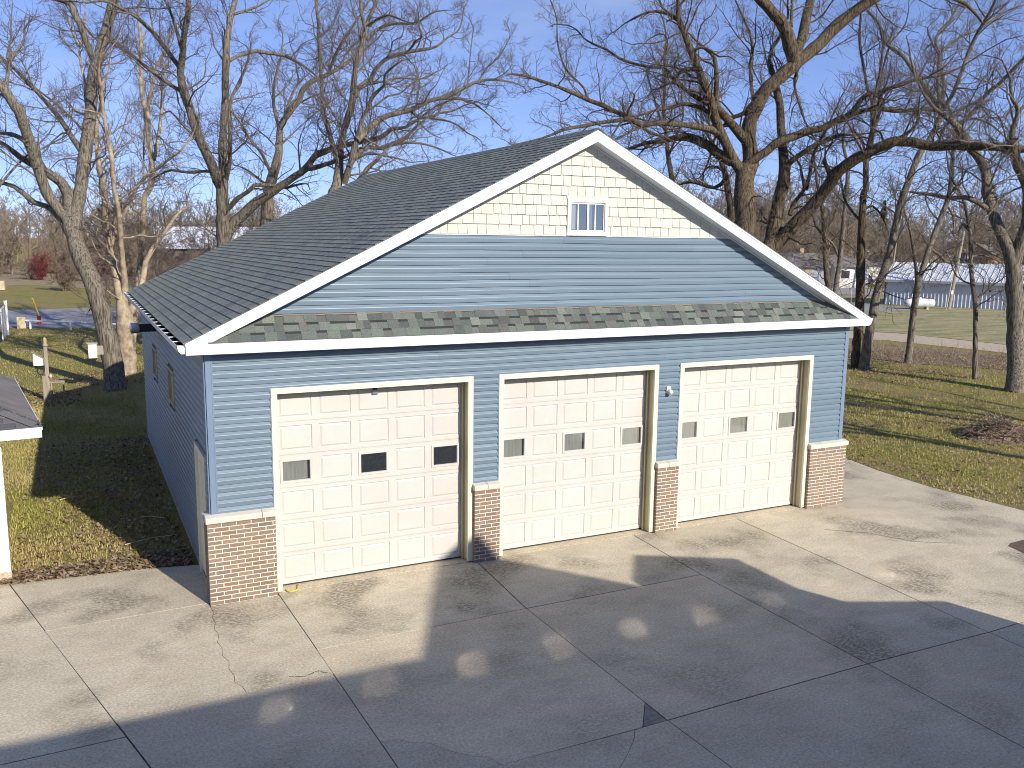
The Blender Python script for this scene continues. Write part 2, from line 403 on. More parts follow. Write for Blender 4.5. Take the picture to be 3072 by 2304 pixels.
slab([(cx(.33), .33), (dx(.33), .33), (dx(-2.03), -2.03), (cx(-2.04), -2.04)], M['conc'])
ck = [(bx(-4.41), -4.41), (1.27, -4.44), (1.39, -4.56), (1.56, -4.65), (1.66, -4.84), (1.89, -5.08), (2.0, -5.12), (2.07, -5.32)]
slab([(bx(-2.07), -2.07), (cx(-2.04), -2.04), (cx(-4.92), -4.92), (3.84, -5.21), (3.74, -5.34)]+ck[::-1], M['conc2'], 0, .0025)
slab(ck+[(bx(-5.3), -5.3)], M['conc2'], 0, .0025)
slab([(cx(-4.92), -4.92), (cx(-5.345), -5.345), (3.74, -5.34), (3.84, -5.21)], M['patch'], -.002)
slab([(cx(-2.04), -2.04), (dx(-2.03), -2.03), (dx(-5.32), -5.32), (cx(-5.34), -5.34)], M['conc2'])
c2 = [(3.63, -5.35), (3.54, -5.48), (3.31, -5.7), (3.1, -5.87), (2.7, -6.5), (2.6, -7.2)]
slab([(bx(-5.3), -5.3)]+c2+[(bx(-7.2), -7.2)], M['conc2'], 0, .0025)
slab([c2[0], (cx(-5.34), -5.34), (cx(-7.2), -7.2)]+c2[::-1][:-1], M['conc2'], 0, .0025)
slab([(dx(.33), .33), (ex(.33), .33), (ex(-5.36), -5.36), (dx(-5.32), -5.32), (dx(-2.03), -2.03)], M['conc'])
slab([(cx(-5.34), -5.34), (dx(-5.32), -5.32), (dx(-8.4), -8.4), (cx(-8.4), -8.4)], M['conc2'])
slab([(dx(-5.32), -5.32), (ex(-5.36), -5.36), (ex(-8.4), -8.4), (dx(-8.4), -8.4)], M['conc2'])
slab([(ex(.33), .33), (12.13, .33), (12.13, 4.35), (15.26, 4.35), (15.24, 2.72), (14.99, 1.5), (14.91, 0), (15.05, -1.1), (15.13, -1.9), (15.3, -5.2), (ex(-5.36), -5.36)], M['conc'])
slab([(ex(-5.36), -5.36), (15.3, -5.2), (15.6, -8.4), (ex(-8.4), -8.4)], M['conc'])
slab([(-9.3, -9.0), (1.0, -9), (1.05, -21.8), (-9.3, -21.8)], M['conc2'])
slab([(1.25, -8.4), (16.0, -8.4), (16.3, -21.8), (1.05, -21.8)], M['conc2'])
for pts in [[(10.6, -1.2), (11.2, -1.7), (11.5, -2.3), (12.1, -2.7)], [(11.5, -2.3), (11.9, -2.2)], [(.55, -2.62), (.72, -2.70), (.9, -2.62), (.98, -2.72)]]:
    mb = MB()
    for a, b in zip(pts[:-1], pts[1:]):
        a, b = Vector(a), Vector(b); k = 5
        for i in range(k):
            p, q = a.lerp(b, i/k), a.lerp(b, (i+1)/k)
            nn = Vector((-(b-a).y, (b-a).x)).normalized()*.006
            w = Vector((random.uniform(-.015, .015), random.uniform(-.015, .015)))
            mb.add([(*(p-nn), .003), (*(q-nn+w), .003), (*(q+nn+w), .003), (*(p+nn), .003)], [(0, 1, 2, 3)])
    mb.build('crack', M['dirt_and_shade'], drive, fix=False)
gp = sheet('bare_patch', [(12.87, -3.2), (13.05, -3.12), (13.4, -3.1), (14.1, -3.2), (14.0, -3.7), (13.2, -3.9), (12.75, -3.65)], .004, M['soil'])
tag(gp, 'small patch of leaf covered earth showing through the concrete', 'earth', kind='structure')
road = sheet('road', [(-160, 44.2), (-4.9, 44.8), (-.2, 42.6), (60, 37), (60, 55.5), (2, 58.4), (-5.6, 58), (-160, 57)], -.02, M['asphalt'])
tag(road, 'pale grey country road crossing behind the leaning tree', 'road', kind='structure')
fld = sheet('dry_grass_field', [(-200, 90), (-5, 92), (2, 82), (30, 78), (60, 80), (60, 150), (-200, 160)], -.018, M['dry'])
tag(fld, 'tan tall dead grass strip below the far thicket', 'field', kind='structure')
trk = sheet('gravel_track', [(30, 32), (38.4, 21.6), (39.6, 14.6), (41, 6), (45, -6), (48, -6), (44, 7), (42.9, 16.6), (42.2, 24.2), (34, 35)], -.02, M['gravel'])
tag(trk, 'narrow tan gravel track between the lawns', 'track', kind='structure')
hay = sheet('mown_field', [(34, 36), (42.4, 24.4), (43.1, 16.7), (44.4, 7), (50, -8), (90, -30), (120, 10), (80, 44), (62, 60)], -.021, M['hay'])
tag(hay, 'mown straw coloured field between the track and the steel building', 'field', kind='structure')
dch = sheet('ditch', [(27, 24), (29.9, 16.6), (34, 11.2), (37, 4), (40, -4), (43, -4), (40, 6), (38.4, 14.2), (36.4, 21.4), (31, 30)], -.016, M['ditch'])
tag(dch, 'shallow ditch full of brown leaves and dead stalks', 'ditch', kind='structure')
st2 = sheet('street', [(58, 68), (69, 57), (80, 46), (140, 20), (150, 30), (92, 55), (80, 66), (66, 80)], -.02, M['asphalt'])
tag(st2, 'pale side street in front of the far houses', 'street', kind='structure')

# ================================================================== THE GARAGE
W = 12.2; XC = 6.1; EO = .185; FO = .27; LY = 12.2
PX = [(0, .946), (4.08, 4.53), (7.62, 8.08), (11.23, 12.2)]
OPEN = [(.946, 4.08), (4.53, 7.62), (8.08, 11.23)]
ZT = 3.05; ZC = 1.285; ZS = 3.60
SL = (6.89-3.76)/(XC+EO)                       # roof slope
def zroof(x): return 6.89-abs(x-XC)*SL          # top edge of the rake board
gar = empty('garage')
tag(gar, 'blue sided three door garage with grey shingle roof and cream gable', 'garage')
front_fn = lambda u, v, w: (u, -w, v)
left_fn = lambda u, v, w: (.08-w, u, v)
def plank_mesh(u0, u1, v0, h, fn, w0=0.0):
    prof = [(0, -.008), (0, .020), (.004, .0222), (h*.54, .0255), (h*.60, .0235), (h*.66, .0190), (h*.90, .003), (h+.004, -.001), (h+.004, -.008)]
    sag = lambda u: .0032*math.sin(u*1.5+v0*1.3)+.0022*math.sin(u*3.7+v0*2.1+1)
    n = max(1, int((u1-u0)/.45)); k = len(prof); mb = MB(); vs = []; fs = []
    for i in range(n+1):
        u = u0+(u1-u0)*i/n; e = sag(u); b = .0006*math.sin(u*5.3+v0*40)
        vs += [fn(u, v0+p+e, q+w0+(b if q > .01 else 0)) for p, q in prof]
    for i in range(n): fs += [(i*k+j, i*k+(j+1) % k, (i+1)*k+(j+1) % k, (i+1)*k+j) for j in range(k)]
    fs += [tuple(range(k))[::-1], tuple(range(n*k, (n+1)*k))]
    mb.add(vs, fs); return mb
def planks(parent, spans, v0, h, fn, seam=3.6):
    for u0, u1 in spans:
        cuts = [u0]; x = u0+random.uniform(1.2, seam)
        while x < u1-.8: cuts.append(x); x += random.uniform(2.6, 4.2)
        cuts.append(u1)
        for i, (a, b) in enumerate(zip(cuts[:-1], cuts[1:])):
            plank_mesh(a, b, v0, h, fn, .0022*(i % 2)).build('plank', M['siding'], parent)
# front wall
fw = box('siding_wall', M['backing'], gar, .09, W-.09, .012, .03, 0.02, 3.62)
# cut the openings out of the backing by building it from strips instead
bpy.data.objects.remove(fw)
mb = MB()
for a, b in PX: mb.box(max(a, .1), min(b, W-.1), .004, .05, .01, ZT-.09)
mb.box(.1, W-.1, .004, .05, ZT-.09, 3.66)
fw = mb.build('siding_wall', M['backing'], gar)
H = (3.56-ZC)/21
for k in range(21):
    v0 = ZC+k*H
    if v0+H*.5 < ZT: spans = [(.17, PX[0][1]-.012), (PX[1][0]+.012, PX[1][1]-.012), (PX[2][0]+.012, PX[2][1]-.012), (PX[3][0]+.012, W-.17)]
    else: spans = [(.17, W-.17)]
    planks(fw, spans, v0, H, front_fn)
box('frieze', M['post'], gar, .17, W-.17, -.02, .003, 3.56, 3.605)
for x0, x1 in ((.075, .172), (W-.172, W-.075)):
    mb = MB(); mb.box(x0, x1, -.028, .06, ZC-.02, 3.60); mb.box(x0+(.078 if x0 < 1 else -.0), x0+(.084 if x0 < 1 else .012), -.032, -.02, ZC, 3.6)
    mb.build('corner_post', M['post'], gar, bevel=.004)
box('corner_post', M['post'], gar, .055, .075, .0, .075, 0.05, 3.60)
for a, b in OPEN:      # blue J-channel beside the cream casing
    box('channel', M['post'], gar, a-.014, a-.001, -.024, .003, ZC, ZT+.012)
    box('channel', M['post'], gar, b+.001, b+.014, -.024, .003, ZC, ZT+.012)
    box('channel', M['post'], gar, a-.014, b+.014, -.024, .003, ZT+.001, ZT+.014)
# side wall (west)
WY1 = 11.9
SWIN = [(4.28, 5.17, 2.13, 2.69), (7.75, 8.64, 2.13, 2.69)]
SDOOR = (.30, 1.22, .06, 2.00)
mb = MB(); mb.box(.084, .14, .05, WY1, .01, 3.62)
sw = mb.build('siding_wall', M['backing'], gar)
k = 0; v0 = .10
while v0 < 3.56:
    spans = [(.075, WY1)]
    def cut(sp, a, b):
        out = []
        for s, e in sp:
            if a > s: out.append((s, min(a, e)))
            if b < e: out.append((max(b, s), e))
        return [q for q in out if q[1]-q[0] > .03]
    if v0 < SDOOR[3]+.06: spans = cut(spans, SDOOR[0]-.09, SDOOR[1]+.09)
    for y0, y1, z0, z1 in SWIN:
        if z0-.08 < v0+H and v0 < z1+.02: spans = cut(spans, y0-.05, y1+.05)
    for u0, u1 in spans: planks(sw, [(u0, u1)], v0, min(H, 3.6-v0), left_fn)
    v0 += H
box('foundation', M['conc2'], gar, .07, .3, .1, WY1, -.02, .10)
mb = MB(); mb.box(.14, W-.1, WY1-.05, WY1, 0, 3.62); mb.box(W-.14, W-.085, .05, WY1-.05, 0, 3.62)
mb.prism([(.1, 3.6), (W-.1, 3.6), (XC, 6.6)], WY1-.05, WY1, lambda p, q, t: (p, t, q))
mb.build('plain_wall', M['siding'], gar)
# floor and dark inside
box('floor_slab', M['conc2'], gar, .15, W-.15, .34, WY1-.1, -.018, .012)
# windows in the west wall
for y0, y1, z0, z1 in SWIN:
    wnd = MB()
    for a, b, c, d in ((y0-.05, y0, z0-.05, z1+.05), (y1, y1+.05, z0-.05, z1+.05), (y0, y1, z0-.05, z0), (y0, y1, z1, z1+.05), ((y0+y1)/2-.02, (y0+y1)/2+.02, z0, z1)):
        wnd.box(.045, .10, a, b, c, d)
    w_ = wnd.build('window', M['jamb'], gar)
    box('pane', M['win_dark'], w_, .075, .08, y0, y1, z0, z1)
    box('shade', M['jamb'], w_, .062, .07, y0+.05, (y0+y1)/2-.03, z0+.02, z1-.06)
y0, y1, z0, z1 = SDOOR
dr = box('entry_door', M['trim'], gar, .07, .10, y0, y1, z0, z1)
for zz in ((.15, .85), (1.0, 1.85)):
    for a, b in ((y0+.10, (y0+y1)/2-.05), ((y0+y1)/2+.05, y1-.1)):
        box('panel', M['trim'], dr, .062, .072, a, b, zz[0], zz[1], bevel=.004)
MB().tube([(.066, y0+.07, 1.0), (.02, y0+.07, 1.0)], .022, 10).build('handle', M['metal'], dr)
mb = MB(); mb.box(.035, .10, y0-.09, y0-.001, .03, z1+.09); mb.box(.035, .10, y1+.001, y1+.09, .03, z1+.09); mb.box(.036, .10, y0, y1, z1+.001, z1+.089)
mb.build('door_trim', M['trim'], gar)
# brick piers
def brick_mesh():
    c = .06
    mb = MB()
    # unit brick 1x1x1 with softened front edges, front at y=0, depth to y=1
    a = [(0, 0), (1, 0), (1, 1), (0, 1)]
    b = [(.018, .05), (.982, .05), (.982, .95), (.018, .95)]
    vs = [(x, 1, z) for x, z in a]+[(x, .06, z) for x, z in a]+[(x, 0, z) for x, z in b]
    fs = [(0, 1, 2, 3)]+[(i, (i+1) % 4, 4+(i+1) % 4, 4+i) for i in range(4)]+[(4+i, 4+(i+1) % 4, 8+(i+1) % 4, 8+i) for i in range(4)]+[(8, 9, 10, 11)]
    mb.add(vs, fs); me = mb.mesh('brick'); me.materials.append(M['brick']); return me
BR = brick_mesh()
CH = .0632; BH = .0508; BP = .2032; MT = .0125
for pi, (xa, xb) in enumerate(PX):
    px0 = xa; px1 = xb
    if pi in (0,): y1_ = .22
    else: y1_ = .05
    mb = MB(); mb.box(px0+.007, px1-.007, -.093, .05, -.02, 1.203)
    if pi == 0: mb.box(.012, .14, .05, .215, -.02, 1.203)
    pier = mb.build('brick_pier', M['mortar'], gar)
    for c in range(19):
        z = .002+c*CH
        x = px0 - (BP/2 if c % 2 else 0)
        while x < px1-.02:
            a, b = max(x, px0), min(x+BP-MT, px1)
            if px1-b < .03: b = px1
            if b-a > .03:
                o = new_obj('brick', BR, pier); o.location = (a, -.1+random.uniform(-.0012, .0012), z); o.scale = (b-a, .14 if (a == px0 or b == px1) else .05, BH)
            x += BP
    if pi == 0:           # return of the first pier along the west wall: small, joined
        mb = MB()
        for c in range(19):
            z = .002+c*CH
            for a, b in (((.052, .215),) if c % 2 else ((.052, .14), (.15, .215))): mb.box(.0, .06, a, b, z, z+BH, random.random())
        o = mb.build('brick_return', M['brick'], pier); tag(o, kind='stuff')
    # cap of cast stone with sloped top
    cuts = [px0-.02, px0+(px1-px0)*(.80 if pi == 0 else .5 if pi < 3 else .28), px1+.02]
    if pi in (0, 1, 2): cuts[-1] = px1+.0
    if pi in (1, 2): cuts[0] = px0-.012; cuts[-1] = px1+.012
    if pi == 3: cuts[0] = px0-.012
    if pi == 0: cuts[-1] = px1+.004
    prof = [(-.125, 1.203), (-.128, 1.27), (-.12, 1.285), (-.03, 1.312), (.05, 1.315), (.05, 1.203)]
    for a, b in zip(cuts[:-1], cuts[1:]):
        mb = MB(); mb.prism(prof, a+.002, b-.002, lambda p, q, t: (t, p, q)); mb.build('cap', M['cap'], pier, bevel=.006)
    if pi == 0:
        mb = MB(); mb.prism([(-.03, 1.203), (-.034, 1.27), (-.02, 1.285), (.075, 1.31), (.075, 1.203)], .052, .225, lambda p, q, t: (p, t, q)); mb.build('cap', M['cap'], pier, bevel=.005)
# garage doors
DY = .20
def panel_mesh(w, h, window=False):
    mb = MB()
    def ring(i, z): return [(i, z, i*1.0), (w-i, z, i), (w-i, z, h-i), (i, z, h-i)]
    ix, iz = .052, .058
    def rg(dx, dz, y): return [(ix+dx, y, iz+dz), (w-ix-dx, y, iz+dz), (w-ix-dx, y, h-iz-dz), (ix+dx, y, h-iz-dz)]
    outer = [(0, 0, 0), (w, 0, 0), (w, 0, h), (0, 0, h)]
    if window:
        rings = [outer, rg(0, 0, 0), rg(.006, .006, -.012), rg(.040, .036, -.012), rg(.048, .044, .006)]
    else:
        rings = [outer, rg(0, 0, 0), rg(.010, .010, .013), rg(.020, .020, .013), rg(.046, .042, .001)]
    vs = [p for r_ in rings for p in r_]; fs = []
    for k in range(len(rings)-1):
        for i in range(4): fs.append((k*4+i, k*4+(i+1) % 4, (k+1)*4+(i+1) % 4, (k+1)*4+i))
    if not window: fs.append(tuple((len(rings)-1)*4+i for i in range(4)))
    mb.add(vs, fs); me = mb.mesh('panel', fix=False)
    if me.polygons[0].normal.y > 0: me.flip_normals()
    me.materials.append(M['door']); return me
for di, (a, b) in enumerate(OPEN):
    xi0, xi1 = a+.088, b-.088
    # casing: three boards
    mb = MB(); mb.box(a, xi0, -.034, .012, .02, ZT); mb.box(xi1, b, -.034, .012, .02, ZT); mb.box(xi0+.0005, xi1-.0005, -.033, .012, ZT-.086, ZT-.0005)
    mb.build('door_casing', M['trim'], gar, bevel=.004)
    # jambs
    for s, x in ((0, xi0), (1, xi1)):
        x0, x1 = (x-.03, x-.004) if s == 0 else (x+.004, x+.03)
        box('jamb', M['jamb'], gar, x0, x1, .012, .36, .02, ZT-.07)
        xs0, xs1 = (x-.004, x+.03) if s == 0 else (x-.03, x+.004)
        box('door_stop', M['jamb'], gar, xs0, xs1, .125, .165, .02, ZT-.08, bevel=.004)
    box('jamb', M['jamb'], gar, xi0-.004, xi1+.004, .012, .36, ZT-.085, ZT-.06)
    gd = box('garage_door', M['door'], gar, xi0-.02, xi1+.02, DY+.021, DY+.05, .03, ZT-.02)
    # the window cells need openings: shrink the core to dark void behind windows
    pw = (xi1-xi0)/5; ph = .4955
    pm, pwm = panel_mesh(pw, ph-.009), panel_mesh(pw, ph-.009, True)
    for r_ in range(6):
        for c in range(5):
            win = (r_ == 3 and c % 2 == 0)
            o = new_obj('window_frame' if win else 'panel', pwm if win else pm, gd); o.location = (xi0+c*pw, DY, .034+r_*ph)
            if win:
                o.data = pwm
                gx0, gx1, gz0, gz1 = xi0+c*pw+.095, xi0+(c+1)*pw-.095, .034+r_*ph+.10, .034+(r_+1)*ph-.106
                black = (di == 0 and c > 0)
                if black:
                    mbp = MB(); n_ = 14
                    for i in range(n_):
                        for j in range(8):
                            pass
                    V = []; Fc = []
                    for j in range(9):
                        for i in range(n_+1): V.append((gx0-.01+(gx1-gx0+.02)*i/n_, DY+.009+random.uniform(0, .0035), gz0-.01+(gz1-gz0+.02)*j/8))
                    for j in range(8):
                        for i in range(n_): Fc.append((j*(n_+1)+i, j*(n_+1)+i+1, (j+1)*(n_+1)+i+1, (j+1)*(n_+1)+i))
                    mbp.add(V, Fc); mbp.build('plastic_sheet', M['black'], gd, fix=False)
                else:
                    mbp = MB(); n_ = 40; V = []; ph0 = random.uniform(0, 6)
                    for i in range(n_+1):
                        t = i/n_; yy = DY+.0095+.0035*math.sin(ph0+t*26+2*math.sin(t*9+ph0)); x_ = gx0-.01+(gx1-gx0+.02-.035)*t
                        V += [(x_, yy, gz0-.012), (x_+.006*math.sin(t*11+ph0), yy, gz1+.012)]
                    mbp.add(V, [(2*i, 2*i+2, 2*i+3, 2*i+1) for i in range(n_)])
                    mbp.build('curtain', M['curtain'], gd, fix=False, smooth=True)
                    box('curtain_gap', M['dark'], gd, gx1-.036, gx1+.01, DY+.0085, DY+.0125, gz0-.012, gz1+.012)  # near-black strip painted for the unlit inside past the curtain edge
                MB().add([(gx0-.006, DY+.0035, gz0-.006), (gx1+.006, DY+.0035, gz0-.006), (gx1+.006, DY+.0035, gz1+.006), (gx0-.006, DY+.0035, gz1+.006)], [(0, 1, 2, 3)]).build('pane', M['glass'], gd, fix=False)
    # the reveal between sections
    for r_ in range(1, 6): box('section_joint', M['door'], gd, xi0, xi1, DY+.008, DY+.0205, .034+r_*ph-.010, .034+r_*ph+.002)
    box('bottom_seal', M['seal'], gd, xi0, xi1, DY+.005, DY+.04, .012, .033)
    box('threshold', M['conc2'], gar, xi0-.02, xi1+.02, -.02, .33, .002, .008)
    if di == 0:
        sn = box('door_sensor', M['metal'], gar, 2.50, 2.585, DY-.035, DY-.012, 2.83, 2.90, bevel=.004)
        box('sensor_base', M['seal'], sn, 2.51, 2.575, DY-.016, DY-.001, 2.86, 2.96)
        box('pull_handle', M['metal'], gd, xi0+.012, xi0+.022, DY-.03, DY-.001, 1.36, 1.54, bevel=.003)
# wall lamp with sensor
lm = box('wall_lamp', M['white'], gar, 7.79, 7.875, -.05, -.012, 2.53, 2.655, bevel=.006)
MB().tube([(7.835, -.05, 2.585), (7.835, -.10, 2.56), (7.835, -.125, 2.545)], [.032, .040, .034], 14).build('lamp_head', M['white'], lm, smooth=True)
MB().tube([(7.845, -.06, 2.535), (7.845, -.085, 2.50)], [.03, .026], 12).build('sensor', M['white'], lm)
# gable wall
mb = MB(); mb.prism([(.3, 3.66), (W-.3, 3.66), (XC, zroof(XC)-.16)], .004, .05, lambda p, q, t: (p, t, q))
gw = mb.build('gable_wall', M['backing'], gar)
ZG0, ZG1 = 4.095, 5.236
HG = (ZG1-ZG0)/10
def halfspan(z): return XC-((6.89-.175)-z)/SL      # x where the rake soffit meets height z (left side)
for k in range(10):
    v0 = ZG0+k*HG
    xl = halfspan(v0)-.02
    planks(gw, [(xl, 2*XC-xl)], v0, HG, front_fn, 4)
box('drip_strip', M['white'], gw, halfspan(ZG1)-.02, 2*XC-halfspan(ZG1)+.02, -.022, .0, ZG1-.002, ZG1+.016)
HS = .1572
WIN = (5.71, 6.47, 5.245, 5.83)
z = ZG1+.014; row = 0
while z < 6.66:
    xl = halfspan(z)-.03; xr = 2*XC-xl
    x = xl-random.uniform(0, .2)
    while x < xr:
        w = random.choice([.125, .15, .17, .19, .215, .235])
        a, b = max(x, xl), min(x+w-.007, xr)
        pcs = [(a, b)]
        if z+HS > WIN[2]-.02 and z < WIN[3]: pcs = [q for q in ((a, min(b, WIN[0]-.005)), (max(a, WIN[1]+.005), b)) if q[1]-q[0] > .02]
        for a_, b_ in pcs:
            if b_-a_ < .02: continue
            dz = random.choice([0, 0, 0, -.006, .004])
            mb = MB(); mb.prism([(z+dz, .0), (z+dz, .030), (z+HS*.5, .020), (z+HS+.012, .008), (z+HS+.012, 0)], a_, b_, lambda p, q, t: (t, -q, p))
            mb.build('shake', M['cream'], gw)
        x += w
    z += HS; row += 1
# gable window: two sliding sashes
x0, x1, z0, z1 = WIN
mb = MB(); mb.box(x0, x0+.055, -.045, .01, z0, z1); mb.box(x1-.055, x1, -.045, .01, z0, z1); mb.box(x0+.055, x1-.055, -.044, .01, z1-.055, z1-.0005); mb.box(x0+.055, x1-.055, -.048, .01, z0+.0005, z0+.065)
gwin = mb.build('window', M['frame'], gar, bevel=.004)
box('head_trim', M['cream'], gwin, x0-.008, x1+.008, -.03, .0, z1+.0005, 5.236+.014+4*HS+.002)
xm = (x0+x1)/2
for a, b, yy in ((x0+.055, xm+.01, -.018), (xm+.012, x1-.055, -.010)):
    mb = MB()
    for p in ((a, a+.018), (b-.018, b)): mb.box(p[0], p[1], yy-.012, yy+.008, z0+.066, z1-.056)
    mb.box(a+.018, b-.018, yy-.0115, yy+.008, z1-.08, z1-.0565); mb.box(a+.018, b-.018, yy-.0115, yy+.008, z0+.0665, z0+.09)
    s_ = mb.build('sash', M['frame'], gwin)
    mid = a+(b-a)*.44
    box('muntin', M['frame'], s_, mid-.011, mid+.011, yy-.010, yy+.006, z0+.09, z1-.08)
    MB().add([(a+.016, yy, z0+.085), (b-.016, yy, z0+.085), (b-.016, yy, z1-.075), (a+.016, yy, z1-.075)], [(0, 1, 2, 3)]).build('pane', M['glass'], gwin, fix=False)
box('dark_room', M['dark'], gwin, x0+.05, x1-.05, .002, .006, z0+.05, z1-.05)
for a, b, c in ((x0+.08, x0+.17, M['curtain']), (xm+.03, xm+.10, M['siding'])):
    box('blind', c, gwin, a, b, -.001, .0015, z0+.10, z1-.09)
# fascias: rake boards, horizontal board, soffits
FT = .178
def rake(side, seam):
    fx = lambda x: x if side < 0 else 2*XC-x
    pts = [-EO, seam, XC]
    for i, (a, b) in enumerate(zip(pts[:-1], pts[1:])):
        yb = -FO-.0015*i
        P_ = [(a, zroof(a)), (b, zroof(b)), (b, zroof(b)-FT), (a, max(zroof(a)-FT, ZS) if a == -EO else zroof(a)-FT)]
        if side > 0: P_ = [(fx(x), z) for x, z in P_]
        mb = MB(); mb.prism(P_, yb-.002, yb+.022, lambda p, q, t: (p, t, q)); o = mb.build('rake_board', M['white'], gar, bevel=.003)
    # drip edge moulding along the top
    P_ = [(-EO-.01, zroof(-EO)-.005), (XC, zroof(XC)), (XC, zroof(XC)-.032), (-EO-.01, zroof(-EO)-.037)]
    if side > 0: P_ = [(fx(x), z) for x, z in P_]
    mb = MB(); mb.prism(P_, -FO-.014, -FO-.0036, lambda p, q, t: (p, t, q)); mb.build('drip_edge', M['white'], gar)
    # soffit boards under the rake, lengthwise grooves across
    x = -EO+.05; 
    while x < XC-.02:
        a, b = x+.0015, min(x+.10, XC-.005)-.0015
        P_ = [(a, zroof(a)-FT+.014), (b, zroof(b)-FT+.014), (b, zroof(b)-FT+.024), (a, zroof(a)-FT+.024)]
        if side > 0: P_ = [(fx(q), z_) for q, z_ in P_]
        if zroof(a)-FT > 3.75 or True:
            mb = MB(); mb.prism(P_, -FO+.0205, .004, lambda p, q, t: (p, t, q)); mb.build('soffit_board', M['white'], gar)
        x += .10
    P_ = [(halfspan(3.9), 3.9), (XC, 6.89-.175), (XC, 6.89-.195), (halfspan(3.9), 3.88)]
    if side > 0: P_ = [(fx(q), z_) for q, z_ in P_]
    mb = MB(); mb.prism(P_, -.034, -.004, lambda p, q, t: (p, t, q)); mb.build('soffit_channel', M['white'], gar)
rake(-1, 2.28); rake(1, 3.1)
for a, b in ((-EO+.004, 3.68), (3.68, 7.34), (7.34, W+EO-.004)):
    box('fascia', M['white'], gar, a+.0005, b-.0005, -FO+.003, -FO+.021, ZS, 3.757, bevel=.003)
mb = MB(); mb.box(.02, W-.02, -FO+.0215, .004, ZS+.012, ZS+.03); mb.build('soffit', M['white'], gar)
for s, (xa, xb) in enumerate(((-EO+.02, .082), (W-.082, W+EO-.02))):
    box('soffit', M['white'], gar, xa, xb, -FO+.022, LY, ZS+.012, ZS+.028)
    xo = -EO if s == 0 else W+EO
    box('fascia', M['white'], gar, min(xo, xo+(.018 if s == 0 else -.018)), max(xo, xo+(.018 if s == 0 else -.018)), -FO+.0225, LY, ZS, 3.742)
# pent roof between the fascia and the gable wall
pr_len = math.hypot(.27, 4.10-3.757)
pd = Vector((0, .262, 4.098-3.757)).normalized(); pn = Vector((0, -pd.z, pd.y))
def pent_pt(u, s, h): 
    p = Vector((u, -FO+.006, 3.757))+pd*s+pn*h; return p
mb = MB(); mb.prism([(0, -.02), (pr_len-.01, -.02), (pr_len-.01, 0), (0, 0)], .62, W-.62, lambda p, q, t: pent_pt(t, p, q))
pent = mb.build('pent_roof', M['pentdark'], gar)
EXP = pr_len/3.05
for c in range(3):
    s0 = -.012 + c*EXP; PL = max(.1, XC-(6.89-(3.757+pd.z*(s0+EXP))-.0)/SL+.0); PR = W-PL; x = PL-random.uniform(0, .1)
    # dark backing strip of the course: the lower layer of the laminate
    mb = MB(); mb.prism([(s0+.004, .002+.002*c), (s0+EXP+.02, .001), (s0+EXP+.02, .004+.001*c), (s0+.004, .007+.002*c)], PL, PR, lambda p, q, t: pent_pt(t, p, q)); mb.build('shingle_course', M['pentdark'], pent)
    hi = True
    while x < PR:
        w = random.choice([.11, .13, .15, .17, .19, .22])
        a, b = max(x, PL), min(x+w, PR)
        if b-a > .02:
            t0 = .007+.002*c; t1 = t0+(.006 if hi else .0025)
            top = s0+EXP-(.0 if hi else .036)
            mb = MB(); mb.prism([(s0, t0-.004), (top, .002), (top, t1-.003), (s0, t1)], a+.001, b-.001, lambda p, q, t: pent_pt(t, p, q))
            mb.build('shingle', M['pent'], pent)
        x += w; hi = not hi if random.random() < .85 else hi
box('flashing', mat('flashing_brown', (.30, .20, .13), (.24, .17, .12), scale=6, rough=.6), pent, .6, W-.6, -.03, -.002, 4.072, 4.092)
# main roof: left slope shingled piece by piece
u_s = Vector((math.cos(math.atan(SL)), 0, math.sin(math.atan(SL))))        # up the west slope
n_s = Vector((-u_s.z, 0, u_s.x))
EDGE = Vector((-EO-.025, 0, zroof(-EO)-.0125))
SLEN = (XC+EO+.025)/u_s.x
mb = MB()
P0 = [(-EO, zroof(-EO)-.02), (XC, zroof(XC)-.02), (2*XC+EO, zroof(-EO)-.02), (2*XC+EO, zroof(-EO)-.04), (XC, zroof(XC)-.05), (-EO, zroof(-EO)-.04)]
mb.prism(P0, -FO+.024, LY, lambda p, q, t: (p, t, q))
roof = mb.build('roof', M['dark'], gar)
# east slope: plain shingled sheet (turned away from view)
mb = MB(); mb.prism([(XC+.005, zroof(XC)+.006), (2*XC+EO+.025, zroof(-EO)-.006), (2*XC+EO+.025, zroof(-EO)-.016), (XC+.005, zroof(XC)-.008)], -FO-.02, LY+.02, lambda p, q, t: (p, t, q))
mb.build('shingle_slope', M['shingle'], roof)
SEXP = .1405
def shingle_variant():
    mb = MB(); u = 0; hi = random.random() < .5
    while u < .999:
        w = min(random.choice([.07, .10, .13, .16, .20]), 1-u)
        if 1-u-w < .05: w = 1-u
        t = .0195 if hi else .015
        # (u along the eave, v up the slope, h)
        vs = [(u, 0, .002), (u+w, 0, .002), (u+w, 0, t), (u, 0, t), (u, .165, .0055), (u+w, .165, .0055)]
        mb.add(vs, [(0, 1, 2, 3), (3, 2, 5, 4), (0, 3, 4), (1, 5, 2)], random.random())
        u += w; hi = not hi
    return mb
VAR = [shingle_variant() for _ in range(10)]
def sh_point(y, s, h): 
    p = EDGE+u_s*s+n_s*h; return (p.x, y, p.z)
VME = []
for v in VAR:
    mbv = MB(); mbv.v = [(q[1], q[0], q[2]) for q in v.v]; mbv.f = v.f; mbv.t = v.t      # local: x up slope, y along, z normal
    me = mbv.mesh('shingle'); me.materials.append(M['shingle']); VME.append(me)
rotS = Matrix(((u_s.x, 0, n_s.x, 0), (0, 1, 0, 0), (u_s.z, 0, n_s.z, 0), (0, 0, 0, 1)))
cells = []
nc = int(SLEN/SEXP)+1
